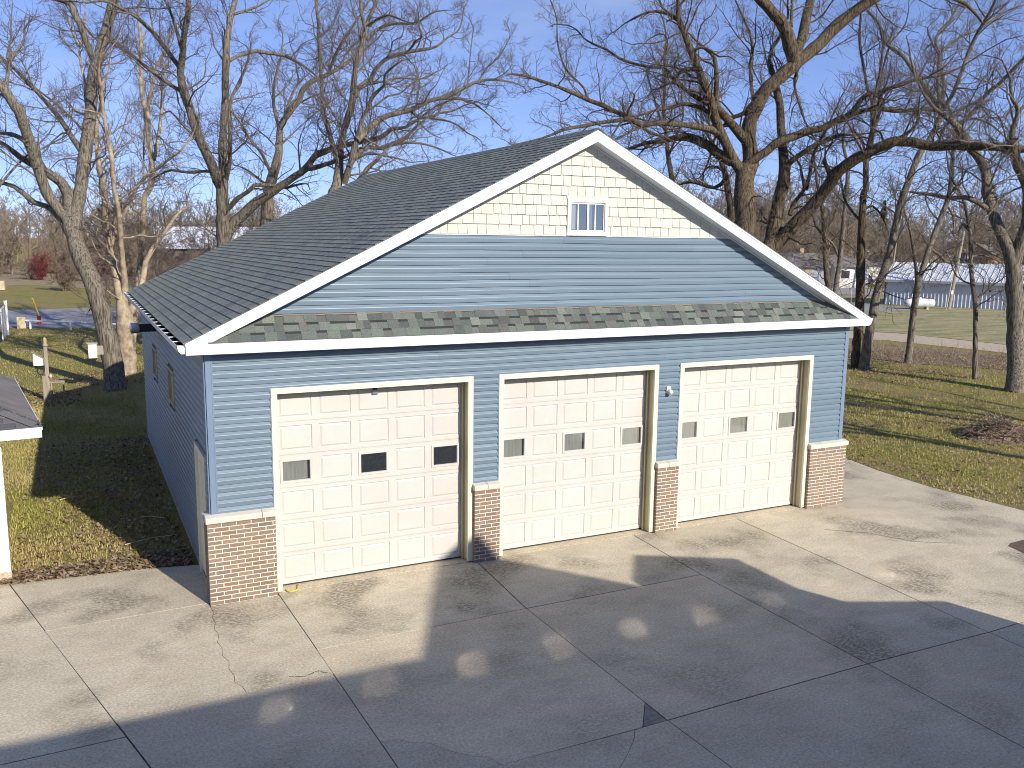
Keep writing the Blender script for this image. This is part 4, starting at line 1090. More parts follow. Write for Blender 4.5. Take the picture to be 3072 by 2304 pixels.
def make_tree(name, limbs, label, bark, twig, seed, dens=1.0, group=None, m2=7, m3=6, cat='tree', minr=.0047, up=.12, zmin=2.5, flare=True):
    rng = np.random.default_rng(seed)
    base = limbs[0][0]
    Vt = []; Qt = []; off = 0
    sp, sd, sl_, sr = [], [], [], []
    for li, lb in enumerate(limbs):
        c = catmull(lb, .28); c[:, 3] = np.maximum(c[:, 3], .006)
        n = len(c)
        if n < 3: continue
        jit = rng.normal(size=(n, 3))*(c[:, 3:4]*.05); jit[0] = 0; c[:, :3] += jit
        c[:, 3] *= 1+.035*rng.normal(size=n).clip(-1.5, 1.5)
        if li == 0 and flare:
            c[:, 3] *= 1+.45*np.exp(-np.maximum(c[:, 2], 0)/.35)
        S = 12 if c[0, 3] > .12 else 8 if c[0, 3] > .06 else 6
        # tip of the limb tapers on as a branch
        T = unit(c[-1:, :3]-c[-3:-2, :3]); r_e = c[-1, 3]
        V, Q = tubes(c[None, :, :3], c[None, :, 3], S, rng); 
        if S >= 8:   # slightly fluted bark outline
            V = V+rng.normal(size=V.shape)*np.repeat(c[:, 3], S)[:, None]*.022
        Vt.append(V); Qt.append(Q+off); off += len(V)
        sp.append(c[-1:, :3]); sd.append(T); sl_.append(np.array([min(max(r_e*42, .8), 4.2)])); sr.append(np.array([r_e]))
        # side branches
        arc = np.concatenate([[0], np.cumsum(np.linalg.norm(np.diff(c[:, :3], axis=0), axis=1))])
        gap = .42/dens
        s = gap*.5
        while s < arc[-1]:
            i = int(np.searchsorted(arc, s)); i = min(max(i, 1), n-1); r = c[i, 3]
            keep = 1.0 if r < .10 else .55 if r < .2 else .12
            if c[i, 2] > zmin and rng.random() < keep:
                t = unit(c[i:i+1, :3]-c[i-1:i, :3]); pr = unit(np.cross(t, rng.normal(size=(1, 3))))
                a = np.radians(rng.uniform(35, 80)); 
                sp.append(c[i:i+1, :3]); sd.append(t*np.cos(a)+pr*np.sin(a)+np.array([[0, 0, up]]))
                L = np.clip(r*rng.uniform(18, 40), .7, 2.8)*rng.uniform(.6, 1.15); sl_.append(np.array([L])); sr.append(np.array([min(r*.5, .006+L*.011)]))
            s += gap*rng.uniform(.5, 1.5)
    P0, D0, L0, R0 = np.vstack(sp), np.vstack(sd), np.concatenate(sl_), np.concatenate(sr)
    Vc = []; Qc = []; oc = 0
    P1, R1 = grow(P0, D0, L0, R0, 9, .24, .05, rng, .22); R1 = np.maximum(R1, minr)
    thick = R0 > .022
    if thick.any():
        V, Q = tubes(P1[thick], R1[thick], 7, rng); Vt.append(V); Qt.append(Q+off); off += len(V)
    V, Q = tubes(P1[~thick], R1[~thick], 5, rng); Vc.append(V); Qc.append(Q); oc += len(V)
    p, d, l_, r = kids(P1, R1, L0, m2, rng, .12, lf=(.32, .75), rf=.55); r = np.clip(r, minr, .03)
    P2, R2 = grow(p, d, np.maximum(l_, .25), r, 5, .28, .04, rng, .4); R2 = np.maximum(R2, minr*.9)
    V, Q = tubes(P2, R2, 3, rng); Vc.append(V); Qc.append(Q+oc); oc += len(V)
    if m3:
        p, d, l3, r = kids(P2, R2, np.maximum(l_, .25), m3, rng, .15, lf=(.35, .85), rf=.8); r = np.clip(r, minr*.85, .009)
        P3, R3 = grow(p, d, np.clip(l3, .16, .8), r, 3, .3, .06, rng, .55)
        V, Q = tubes(P3, R3, 3, rng); Vc.append(V); Qc.append(Q+oc); oc += len(V)
    b3 = np.array([base[0], base[1], 0.0])
    root = empty(name, tuple(b3)); tag(root, label, cat, group)
    new_obj('trunk', fast_mesh('trunk', np.vstack(Vt)-b3, np.vstack(Qt), smooth=True), root, bark)
    new_obj('crown', fast_mesh('crown', np.vstack(Vc)-b3, np.vstack(Qc), smooth=True), root, twig)
    return root
TREES = {"T1":[[[-39,1999,-10,39],[-38,2014,40,36],[-42,2028,118,34],[-58,2026,217,29],[-71,2022,296,29],[-88,2035,372,28],[-114,2074,444,29],[-131,2112,505,27],[-142,2141,563,25]],
[[-130,2116,532,21],[-103,2191,662,21],[-82,2218,774,22],[-65,2242,866,21],[-47,2295,971,20],[-37,2359,1059,20],[-20,2409,1132,19],[3,2444,1197,19],[24,2471,1264,18],[43,2486,1331,18],[56,2493,1374,17],[70,2505,1439,15]],
[[-142,2140,559,20],[-165,2154,590,17],[-187,2168,624,17],[-206,2178,658,19],[-222,2175,730,18],[-235,2158,784,18],[-250,2130,844,17],[-265,2100,905,16],[-282,2094,932,15],[-296,2091,959,14],[-308,2093,979,14],[-332,2103,1007,11]],
[[-27,2415,1145,13],[-44,2404,1185,11],[-56,2396,1229,11],[-69,2397,1263,10],[-82,2402,1290,10],[-88,2408,1322,11],[-116,2424,1336,10],[-149,2443,1346,9]],
[[-249,2123,810,9],[-272,2164,831,8],[-300,2208,845,7],[-333,2257,851,5],[-362,2303,865,4]],
[[-299,2095,970,7],[-292,2134,1026,6],[-290,2156,1058,6],[-272,2175,1095,5],[-250,2184,1124,4]],
[[-290,2156,1058,5],[-313,2200,1092,5],[-339,2236,1117,3]],
[[-91,2228,805,11],[-123,2297,868,9],[-156,2368,932,9],[-197,2432,993,8],[-235,2474,1043,7],[-277,2508,1093,6],[-297,2524,1121,5]],
[[-76,2248,870,5],[-119,2285,925,4],[-170,2344,980,4],[-212,2401,1019,3],[-244,2450,1059,2]],
[[-159,2149,563,11],[-186,2188,590,9],[-210,2217,613,9],[-245,2247,625,9],[-273,2273,652,9]],
[[19,2472,1260,6],[60,2505,1328,4],[85,2513,1349,3],[121,2515,1362,2]],
[[-57,2292,931,4],[-100,2317,946,3],[-130,2334,985,2],[-183,2347,955,2],[-226,2366,955,2],[-280,2401,967,1]],
[[-93,2222,765,3],[-128,2254,778,2],[-165,2286,770,2],[-196,2319,736,1]],
[[-69,2018,284,3],[-97,2039,272,2],[-120,2050,229,1]]],"T2":[[[21,2372,-10,38],[24,2374,117,30],[23,2364,197,33],[18,2364,249,22],[8,2383,335,17],[-3,2415,398,13],[-10,2450,462,12],[-14,2478,527,12],[-17,2494,592,13],[-17,2490,678,10],[-25,2485,745,10],[-32,2487,829,9],[-29,2506,907,8]],
[[26,2366,214,20],[51,2392,242,16],[75,2418,275,15],[97,2459,339,12],[116,2494,418,10]],
[[18,2364,249,13],[28,2362,293,13],[29,2357,379,11],[24,2330,464,10],[22,2297,527,9],[17,2255,608,8],[11,2240,656,8],[7,2237,676,8],[4,2237,791,8],[-4,2242,858,7],[-14,2225,945,6],[-18,2182,1016,6],[-24,2159,1050,5],[-19,2124,1100,4]],
[[-12,2482,549,9],[-39,2549,610,9],[-64,2573,584,8],[-78,2586,540,6],[-86,2592,487,4],[-90,2596,451,3]],
[[-6,2450,471,7],[14,2458,536,7],[50,2456,601,7],[85,2436,679,6],[118,2403,729,6],[152,2367,754,6],[190,2326,786,5],[240,2283,827,4],[276,2266,873,3]],
[[-28,2503,894,6],[-43,2526,958,5],[-55,2544,1023,5],[-58,2567,1088,5],[-66,2604,1152,5],[-69,2651,1218,4],[-82,2695,1267,4],[-94,2745,1326,3],[-106,2793,1395,2]],
[[-65,2607,1169,4],[-93,2655,1212,3],[-123,2695,1254,2]],
[[-65,2650,1227,4],[-48,2685,1298,3],[-38,2706,1359,3],[-31,2716,1413,2]],
[[-10,2421,411,4],[-45,2418,437,3],[-62,2416,471,2],[-75,2418,513,1]]],"T3":[[[81,3155,-10,20],[90,3163,54,16],[122,3196,272,15],[141,3216,372,14],[157,3205,505,13],[167,3201,610,13],[178,3223,694,13],[211,3235,748,14],[220,3283,856,12],[216,3304,936,12],[213,3298,1091,12],[200,3304,1116,11],[197,3327,1222,10],[204,3377,1333,9],[213,3411,1417,9],[209,3433,1499,7],[206,3437,1540,6],[223,3423,1601,5]],
[[213,3297,1085,9],[243,3287,1210,7],[264,3247,1292,7],[296,3197,1342,5],[320,3154,1406,4]],
[[231,3280,866,9],[275,3408,1028,8],[299,3486,1173,7],[315,3536,1317,6],[334,3578,1407,3]],
[[175,3230,725,4],[196,3388,915,4],[212,3459,1083,3],[205,3569,1258,2]]],"T4":[[[422,2572,-10,38],[421,2562,96,31],[416,2522,478,28],[414,2509,602,26],[414,2497,693,24],[423,2515,811,17],[436,2557,928,15],[450,2576,1043,14],[452,2565,1131,14],[455,2550,1200,14],[461,2544,1283,13],[479,2556,1362,11],[504,2580,1448,11],[528,2598,1534,8]],
[[411,2502,710,21],[396,2487,736,20],[367,2445,803,19],[332,2416,869,18],[308,2405,935,18],[294,2404,993,17],[275,2403,1051,16],[264,2380,1121,13],[269,2328,1183,12],[270,2276,1233,11],[278,2218,1290,10],[280,2190,1334,9],[288,2170,1388,7]],
[[261,2384,1138,9],[219,2385,1196,8],[176,2366,1245,8],[127,2347,1287,7],[89,2346,1306,6],[56,2352,1323,5]],
[[268,2408,1055,7],[213,2458,1095,6],[154,2499,1147,5],[106,2540,1195,5],[58,2595,1234,4],[36,2625,1249,3]],
[[266,2331,1191,7],[254,2343,1253,6],[241,2344,1304,5],[218,2330,1358,5],[203,2313,1391,4]],
[[428,2497,729,9],[439,2447,807,8],[436,2403,891,7],[439,2381,1018,7],[462,2374,1079,6],[487,2361,1130,5],[506,2337,1187,4],[512,2311,1233,2]],
[[459,2548,1200,8],[506,2555,1232,7],[548,2562,1247,7],[578,2571,1260,7],[637,2591,1260,7],[704,2618,1262,7],[783,2650,1238,5],[836,2665,1208,4]],
[[485,2557,1384,6],[535,2556,1405,6],[581,2557,1426,5],[619,2562,1449,3]],
[[424,2524,510,22],[448,2521,557,22],[491,2498,604,21],[537,2456,654,20],[613,2371,712,15],[663,2324,751,14],[703,2300,785,14],[730,2293,823,12],[752,2287,841,12],[795,2273,860,11],[833,2258,874,10],[873,2236,883,10],[918,2200,894,10],[961,2156,903,9],[994,2114,932,8],[1034,2067,938,6],[1072,2030,966,4]],
[[707,2298,783,10],[731,2282,787,10],[770,2256,800,9],[805,2228,813,8],[837,2196,830,6],[864,2161,850,4]],
[[430,2505,621,12],[464,2455,666,10],[499,2419,692,9],[523,2399,719,8]],
[[402,2489,763,7],[363,2554,775,6],[309,2622,772,6],[245,2689,782,5],[203,2725,764,4],[165,2760,742,3],[119,2811,724,2]],
[[294,2407,904,5],[263,2446,945,4],[232,2487,990,3],[204,2513,978,2]],
[[442,2375,992,5],[463,2331,950,4],[479,2286,912,4],[489,2232,861,3],[513,2182,833,2]],
[[447,2555,1209,5],[421,2603,1268,3],[414,2632,1339,2],[401,2653,1386,2]],
[[288,2266,1234,3],[323,2282,1264,2],[356,2305,1309,1]]],"T5":[[[637,3104,-10,41],[649,3100,119,33],[698,3083,597,30],[712,3078,737,25],[739,3091,814,24],[769,3119,897,19],[785,3149,981,17],[792,3160,1041,14],[808,3154,1068,15],[843,3132,1122,15],[877,3107,1169,14],[888,3101,1206,13],[924,3086,1243,12],[970,3072,1266,10],[1036,3066,1303,9],[1099,3067,1346,8],[1161,3061,1393,6],[1213,3042,1438,4],[1248,3021,1474,3]],
[[790,3161,1041,9],[782,3164,1052,8],[767,3159,1114,8],[760,3146,1165,7],[765,3118,1240,7],[778,3104,1301,6],[794,3100,1354,5],[806,3116,1435,3]],
[[1011,3077,1297,8],[1014,3064,1311,8],[1024,3016,1356,8],[1039,2967,1401,8],[1061,2924,1446,7],[1090,2890,1493,6],[1108,2875,1522,4],[1135,2854,1571,3]],
[[815,3155,1090,8],[852,3191,1178,7],[878,3201,1229,6],[896,3202,1263,5],[889,3214,1318,4],[887,3221,1373,3],[870,3240,1428,2]],
[[1062,3056,1320,6],[1103,3098,1389,5],[1145,3121,1440,4],[1194,3127,1472,3]],
[[794,3140,959,6],[853,3164,1013,4],[919,3202,1070,4],[1002,3255,1137,3],[1072,3292,1191,3],[1138,3314,1239,2]],
[[729,3096,813,8],[710,3102,861,7],[684,3099,912,7],[647,3090,951,5],[598,3064,1013,4]],
[[886,3100,1153,5],[913,3051,1169,4],[949,2996,1181,3],[999,2936,1187,2]],
[[708,3083,759,7],[677,3084,779,6],[628,3097,820,4],[580,3120,845,3]]],"T6":[[[638,2076,-10,31],[656,2072,125,25],[731,2053,625,23],[754,2051,693,20],[774,2072,775,16],[790,2104,854,13],[810,2124,921,13],[830,2130,974,13],[848,2126,1038,13],[852,2117,1121,11],[863,2108,1182,10],[885,2105,1246,9],[895,2119,1303,8],[890,2142,1349,6],[896,2167,1404,6],[907,2187,1460,4]],
[[895,2117,1295,7],[922,2131,1346,7],[946,2148,1390,7],[960,2163,1420,6],[986,2199,1481,4]],
[[769,2080,805,11],[755,2105,882,9],[743,2124,933,8],[738,2149,990,8],[746,2190,1068,7],[758,2247,1153,7],[770,2311,1251,7],[781,2357,1347,6],[780,2381,1416,6],[781,2396,1484,5]],
[[854,2124,1042,10],[881,2143,1089,8],[924,2149,1119,8],[946,2158,1156,8],[983,2157,1194,8],[1021,2145,1212,7],[1065,2123,1226,7],[1116,2094,1234,6],[1164,2070,1247,5],[1207,2060,1284,4],[1239,2056,1304,3],[1261,2062,1333,3],[1289,2094,1411,2]],
[[897,2100,1250,7],[932,2094,1286,6],[969,2083,1305,6],[1009,2068,1314,5],[1062,2036,1312,4],[1091,2016,1329,3],[1125,1984,1351,3],[1172,1929,1351,1]],
[[907,2113,1304,5],[934,2071,1323,5],[960,2027,1329,4],[985,1971,1304,3],[1009,1916,1284,2]],
[[783,2041,719,13],[798,1998,792,11],[807,1982,841,11],[821,1966,893,11],[830,1952,941,8],[842,1935,972,7],[852,1910,1010,7],[868,1878,1034,6],[881,1851,1051,5],[874,1828,1078,4],[889,1786,1100,4],[905,1747,1114,2]],
[[811,1966,868,13],[855,1979,905,12],[897,1998,943,11],[947,2015,969,10],[1007,2028,987,9],[1066,2038,1009,9],[1124,2042,1040,8],[1168,2035,1051,8],[1221,2024,1075,7],[1270,2013,1103,7],[1315,2004,1123,6],[1371,1997,1131,5],[1451,1995,1129,3],[1504,1999,1116,2]],
[[789,1999,775,10],[836,2022,829,9],[873,2027,852,8],[920,2018,850,8],[962,2009,868,7],[1007,1992,891,7],[1031,1984,916,6],[1052,1977,938,5],[1068,1971,951,4],[1094,1965,973,2]],
[[962,2009,868,6],[1010,1990,872,5],[1059,1972,871,4],[1106,1950,859,3],[1143,1926,842,3],[1164,1908,829,2]],
[[827,2023,808,6],[856,2001,824,5],[889,1979,824,5],[922,1958,816,4],[959,1935,808,3],[995,1910,795,2]],
[[1049,2044,996,6],[1084,2038,972,6],[1121,2036,979,5],[1161,2040,995,5],[1179,2062,1033,4],[1222,2072,1051,3]],
[[821,2021,711,12],[848,1991,757,9],[866,1978,782,8],[893,1963,807,6],[917,1955,836,4],[950,1946,866,2]],
[[1168,2035,1051,7],[1222,2026,1054,6],[1272,2017,1048,5],[1315,2013,1029,4],[1366,2016,998,3],[1411,2026,967,2]],
[[842,1934,968,5],[872,1905,991,4],[904,1882,1018,4],[940,1862,1026,3],[964,1855,1047,3],[1004,1845,1077,2]],
[[885,1849,1055,4],[898,1852,1069,4],[940,1848,1079,4],[1010,1826,1078,3],[1063,1815,1105,2]],
[[1153,2044,995,5],[1206,2020,1004,4],[1248,1996,1026,3],[1284,1966,1038,2]],
[[1121,2035,974,5],[1164,1977,962,4],[1192,1930,942,3],[1215,1884,909,3],[1235,1855,895,2]],
[[1065,2123,1226,4],[1088,2094,1269,3],[1051,2095,1249,3],[1002,2103,1220,2]],
[[1270,2013,1103,4],[1291,2050,1171,3],[1318,2092,1267,2],[1335,2109,1337,2]],
[[1315,2005,1127,4],[1346,1998,1176,3],[1391,1989,1217,3],[1441,2001,1293,2]],
[[758,2247,1153,4],[798,2257,1201,2],[826,2272,1292,2]],
[[770,2318,1286,3],[805,2311,1314,2],[844,2314,1379,2]]],"T8":[[[2022,1274,-10,54],[2040,1292,120,44],[2112,1364,601,40],[2129,1399,704,39],[2152,1424,774,36],[2182,1430,818,30],[2182,1451,905,28],[2187,1449,969,27],[2201,1436,1019,26],[2219,1423,1064,25],[2234,1415,1090,24],[2267,1404,1120,24],[2308,1397,1156,24],[2350,1394,1188,24],[2403,1394,1227,24],[2458,1393,1270,23],[2512,1387,1325,23],[2559,1367,1368,22],[2598,1339,1404,20],[2629,1315,1428,18],[2663,1293,1452,15]],
[[2144,1428,774,22],[2117,1439,816,20],[2080,1452,878,19],[2045,1453,931,18],[2013,1444,977,17],[1973,1424,1033,16],[1915,1402,1093,14],[1878,1390,1139,13],[1848,1388,1183,12],[1823,1392,1239,11],[1802,1400,1280,10],[1799,1399,1322,8],[1790,1395,1365,7]],
[[2106,1445,816,20],[2073,1488,847,19],[2054,1522,879,18],[2032,1564,902,17],[2011,1610,918,15],[1986,1666,913,12],[1966,1720,908,10],[1941,1780,904,8],[1906,1850,885,6],[1887,1879,868,3]],
[[2040,1453,918,14],[2010,1457,929,13],[1968,1458,934,12],[1890,1453,937,10],[1833,1444,936,10],[1747,1430,933,9],[1675,1418,919,9],[1614,1415,942,9],[1569,1419,955,8],[1519,1430,976,8],[1466,1442,992,7],[1411,1451,1012,7],[1357,1451,1026,5],[1285,1440,1037,5],[1225,1424,1044,4],[1161,1406,1043,3],[1132,1397,1035,1]],
[[1635,1403,931,9],[1612,1412,934,8],[1571,1421,928,7],[1509,1426,917,7],[1434,1422,900,6],[1364,1418,884,5],[1311,1417,862,4],[1259,1426,845,3],[1209,1445,833,2]],
[[1466,1442,992,5],[1469,1472,1035,4],[1451,1506,1069,4],[1432,1538,1106,4],[1427,1565,1153,3],[1431,1598,1209,3],[1452,1640,1278,2],[1463,1678,1326,2],[1469,1725,1377,2]],
[[2002,1451,985,9],[1950,1467,1008,8],[1894,1477,1014,8],[1843,1477,998,7],[1773,1471,984,5],[1717,1460,966,4],[1665,1448,950,3]],
[[1968,1423,1012,9],[1932,1473,1048,8],[1907,1498,1074,7],[1887,1514,1091,7],[1854,1537,1141,6],[1823,1551,1148,6],[1784,1568,1150,5],[1738,1598,1164,5],[1706,1628,1183,5],[1680,1668,1215,4],[1649,1717,1242,4],[1630,1753,1267,3],[1618,1785,1301,3],[1594,1815,1321,2],[1560,1845,1327,2]],
[[1884,1384,1119,8],[1848,1409,1120,8],[1828,1423,1105,7],[1824,1429,1085,6],[1807,1446,1075,4]],
[[1806,1398,1276,8],[1781,1433,1304,6],[1749,1464,1315,5],[1717,1495,1309,4],[1695,1520,1296,4],[1677,1544,1284,2],[1657,1587,1259,2]],
[[1784,1431,1304,5],[1741,1420,1323,4],[1723,1409,1349,3]],
[[2174,1453,896,18],[2083,1442,961,16],[2030,1433,994,14],[2001,1426,1023,11],[1983,1403,1091,9],[1965,1399,1169,7],[1937,1411,1196,6],[1904,1423,1222,4],[1874,1432,1248,2]],
[[2195,1443,1040,10],[2169,1468,999,9],[2147,1495,988,8],[2132,1521,969,7]],
[[2194,1442,1032,9],[2197,1464,1098,7],[2212,1494,1183,7],[2242,1521,1250,6],[2260,1566,1320,5],[2271,1625,1393,4],[2281,1683,1466,3]],
[[2149,1430,800,17],[2175,1397,824,16],[2208,1367,857,16],[2244,1348,891,16],[2303,1322,913,15],[2342,1305,930,14],[2386,1280,939,13],[2415,1260,959,13],[2439,1234,974,13],[2455,1212,989,12],[2462,1185,1027,9],[2470,1162,1049,8],[2490,1129,1058,7],[2513,1099,1068,7],[2549,1067,1082,7],[2590,1043,1098,6],[2642,1019,1107,5],[2683,1000,1120,4],[2732,972,1147,3],[2771,924,1189,2],[2795,865,1220,2]],
[[2451,1213,985,10],[2525,1208,1006,9],[2576,1196,1013,8],[2634,1172,1006,8],[2690,1142,1010,7],[2745,1111,1011,6],[2785,1092,1003,5]],
[[2341,1397,1180,26],[2271,1381,1297,24],[2225,1395,1348,21],[2176,1412,1394,18],[2146,1418,1423,15]],
[[2347,1400,1214,20],[2387,1417,1284,19],[2426,1441,1368,18],[2469,1467,1442,16],[2501,1492,1493,14]],
[[2290,1373,1306,7],[2325,1411,1371,6],[2363,1455,1443,5]],
[[1823,1551,1148,4],[1854,1540,1202,4],[1858,1541,1251,3],[1832,1550,1266,3],[1794,1552,1247,2]],
[[1848,1387,1179,5],[1869,1351,1186,4],[1884,1317,1170,4],[1894,1284,1146,3],[1912,1252,1143,2],[1936,1206,1103,1]],
[[1827,1389,1235,4],[1850,1384,1282,3],[1862,1377,1324,2],[1882,1354,1360,2]],
[[1675,1417,915,6],[1694,1388,890,5],[1724,1360,878,4],[1762,1330,857,2]],
[[1963,1772,913,5],[1927,1767,879,4],[1895,1766,851,2]],
[[1667,1421,915,5],[1618,1417,888,4],[1573,1420,866,3],[1551,1421,842,2]],
[[2361,1389,1189,7],[2372,1425,1136,6],[2396,1440,1089,5],[2434,1444,1028,5],[2453,1441,986,4],[2478,1432,943,3]]],"T14":[[[2208,1358,-10,38],[2221,1371,87,31],[2274,1424,437,28],[2320,1444,535,27],[2345,1454,625,25],[2355,1445,714,24],[2355,1432,783,23],[2342,1432,869,17],[2341,1451,958,16],[2356,1481,1049,15],[2356,1507,1113,14],[2350,1524,1175,9]],
[[2358,1429,774,13],[2356,1412,817,12],[2374,1384,846,10],[2399,1358,871,10],[2426,1339,892,9],[2459,1321,905,8],[2492,1308,923,7],[2541,1287,926,4]],
[[2313,1439,490,32],[2325,1429,508,29],[2392,1387,598,25],[2433,1344,669,24],[2444,1312,711,23],[2447,1251,780,23],[2465,1190,823,21],[2492,1147,850,19],[2525,1116,870,18],[2556,1093,886,18],[2603,1057,881,17],[2641,1013,867,16],[2674,944,863,16],[2691,866,857,16],[2709,791,848,14],[2747,728,837,12],[2797,684,829,11]],
[[2484,1150,846,10],[2539,1185,922,9],[2585,1210,969,7],[2616,1230,1003,6],[2661,1252,1043,4]],
[[2557,1094,890,7],[2576,1048,919,6],[2586,1030,950,5],[2581,1025,984,4],[2574,1019,1031,2]],
[[2671,999,872,6],[2696,1014,915,5],[2743,1026,956,3]],
[[2711,927,868,6],[2723,951,922,4],[2748,966,973,2]],
[[2430,1257,763,8],[2425,1303,825,7],[2437,1302,804,5],[2452,1302,771,3]],
[[2363,1429,571,9],[2349,1460,580,7],[2341,1478,589,4]],
[[2350,1435,567,7],[2354,1386,540,5],[2361,1343,523,3]],
[[2408,1366,720,8],[2428,1373,783,7],[2448,1382,849,7],[2474,1388,895,6],[2523,1399,951,5]],
[[2369,1403,624,9],[2384,1404,669,8],[2413,1388,713,7],[2413,1385,739,6],[2396,1383,782,5]],
[[2525,1116,874,5],[2527,1137,917,4],[2501,1164,942,3],[2478,1189,972,2]],
[[2472,1155,841,5],[2409,1139,889,4],[2359,1128,933,3],[2342,1125,952,2]]],"T9":[[[2840,1448,-10,26],[2833,1446,55,23],[2855,1472,249,19],[2903,1528,443,18],[2895,1529,590,15],[2898,1533,736,14],[2906,1532,745,13],[2938,1569,864,12],[2977,1586,945,11],[2991,1599,1039,10],[2984,1600,1111,9],[2989,1592,1148,8],[2998,1585,1252,6],[3019,1600,1342,5],[3039,1618,1404,3]],
[[2943,1568,874,6],[2894,1569,967,5],[2868,1571,980,4],[2799,1574,1028,3]],
[[2982,1601,1111,5],[2993,1643,1184,5],[2999,1675,1267,6],[2991,1695,1351,6],[2988,1704,1415,6],[2999,1715,1490,5],[3023,1738,1570,4]],
[[2892,1535,614,6],[2882,1580,659,5],[2887,1628,710,5],[2918,1676,772,4]],
[[2899,1538,654,6],[2944,1526,679,5],[2975,1500,640,4],[2988,1476,582,2]]],"T10":[[[2817,1380,-10,29],[2814,1388,23,23],[2825,1385,135,19],[2833,1375,266,18],[2867,1384,361,17],[2918,1402,446,16],[2965,1421,542,15],[2985,1425,639,15],[2997,1410,734,15],[3016,1398,809,13],[3050,1399,881,13],[3117,1404,956,12],[3162,1412,1011,12],[3193,1420,1071,11]],
[[3193,1421,1075,11],[3169,1446,1124,10],[3134,1469,1181,9],[3103,1488,1228,8],[3073,1516,1281,8],[3051,1549,1327,7],[3025,1596,1365,7],[3037,1644,1447,6],[3030,1680,1496,6],[3014,1707,1528,4],[2997,1735,1585,3]],
[[3191,1423,1080,9],[3196,1438,1116,9],[3232,1482,1210,8],[3300,1541,1321,8],[3329,1589,1395,7],[3371,1610,1453,7],[3430,1614,1499,6],[3473,1618,1554,5],[3514,1620,1613,4]],
[[3202,1417,1080,9],[3202,1397,1111,9],[3206,1373,1164,8],[3217,1357,1236,8],[3228,1345,1299,8],[3235,1324,1355,8],[3233,1296,1399,7],[3222,1257,1443,6],[3201,1221,1485,5]],
[[3192,1419,1061,9],[3213,1364,1023,9],[3235,1338,1031,9],[3258,1316,1068,9],[3280,1286,1130,8],[3299,1242,1171,8],[3299,1201,1206,7],[3286,1137,1252,6],[3280,1085,1285,4]],
[[3042,1585,1351,5],[3051,1617,1281,4],[3080,1654,1212,3]],
[[3038,1589,1361,4],[3062,1565,1396,4],[3072,1536,1438,3],[3053,1509,1495,2]],
[[3311,1541,1351,6],[3376,1550,1393,5],[3446,1550,1430,5],[3512,1539,1454,4],[3575,1529,1508,3]],
[[3228,1297,1390,5],[3283,1279,1428,5],[3337,1260,1462,4],[3386,1230,1483,2]],
[[3301,1543,1331,4],[3284,1584,1409,4],[3282,1599,1455,3],[3317,1595,1487,2]],
[[3192,1377,1042,6],[3235,1364,1072,5],[3302,1342,1111,4],[3355,1322,1056,3]],
[[2990,1423,644,6],[3031,1432,678,4],[3013,1467,708,3],[3020,1490,757,2]],
[[3253,1331,1041,5],[3293,1300,1031,4],[3336,1271,1003,4],[3374,1241,956,2]]],"T13":[[[3152,1451,-10,21],[3161,1456,23,16],[3172,1461,140,14],[3161,1447,269,14],[3166,1444,345,15],[3188,1446,405,12],[3237,1460,495,11],[3278,1470,571,11],[3304,1468,632,11],[3319,1457,697,11],[3321,1447,746,10],[3312,1439,848,9],[3319,1446,923,8],[3340,1468,1009,6],[3353,1495,1086,5]],
[[3164,1446,355,9],[3127,1436,445,7],[3102,1451,568,6],[3089,1472,642,4],[3075,1484,701,3]],
[[3242,1459,500,5],[3291,1448,475,5],[3326,1443,445,6],[3389,1438,435,5],[3466,1437,422,3]],
[[3319,1457,692,6],[3373,1460,648,4],[3415,1485,583,3]],
[[3299,1469,622,5],[3284,1509,667,4],[3277,1532,718,3]]],"T11":[[[3026,1027,-10,14],[3030,1032,21,11],[3022,1039,140,9],[3004,1038,277,9],[3002,1058,366,9],[3020,1091,455,8],[3044,1118,544,7],[3042,1134,612,7],[3024,1143,679,6],[2999,1149,723,5],[2965,1158,766,5],[2944,1167,814,4],[2940,1181,881,2]],
[[3008,1041,304,6],[3052,1051,330,5],[3132,1055,342,4],[3207,1053,335,3],[3260,1051,345,2]],
[[3021,1093,472,5],[3087,1097,479,4],[3156,1101,468,4],[3228,1104,449,2]],
[[3038,1127,576,5],[3038,1155,599,5],[3040,1169,576,2]],
[[3046,1116,535,5],[3077,1094,513,5],[3113,1072,487,5],[3151,1048,467,3]],
[[3045,1134,616,4],[3080,1129,635,3],[3136,1122,663,2]]],"T12":[[[2888,768,-10,36],[2905,780,46,30],[2947,822,167,29],[2955,850,334,29],[2929,855,461,26],[2907,875,535,21],[2894,910,606,19],[2898,942,669,18],[2899,963,712,17],[2913,984,788,16],[2884,1007,847,15],[2857,1018,871,14],[2825,1028,924,13],[2787,1041,960,11],[2752,1055,984,8]],
[[2933,852,452,25],[2938,837,523,23],[2941,823,585,21],[2923,810,646,20],[2867,785,727,18],[2767,763,799,17],[2695,742,869,12],[2682,725,912,9],[2674,713,958,7],[2646,717,993,6],[2623,716,1052,4],[2588,715,1092,3]],
[[2892,940,644,10],[2829,948,676,9],[2779,960,689,9],[2734,972,686,8],[2690,986,689,7],[2646,1000,697,6],[2599,1011,700,5],[2564,1017,703,3],[2494,1022,708,2]],
[[2910,869,510,8],[2956,871,519,7],[3014,871,528,6],[3084,870,546,4]],
[[2887,950,686,6],[2933,958,713,6],[2947,965,730,5],[2931,998,748,4],[2909,1038,783,3]],
[[2755,774,826,8],[2694,775,838,7],[2633,780,854,5],[2575,789,859,3]],
[[2674,712,954,6],[2693,696,975,5],[2721,682,1005,3]],
[[2968,837,293,11],[3047,854,333,9],[3131,880,391,7]],
[[3008,877,545,10],[3084,891,609,8]],
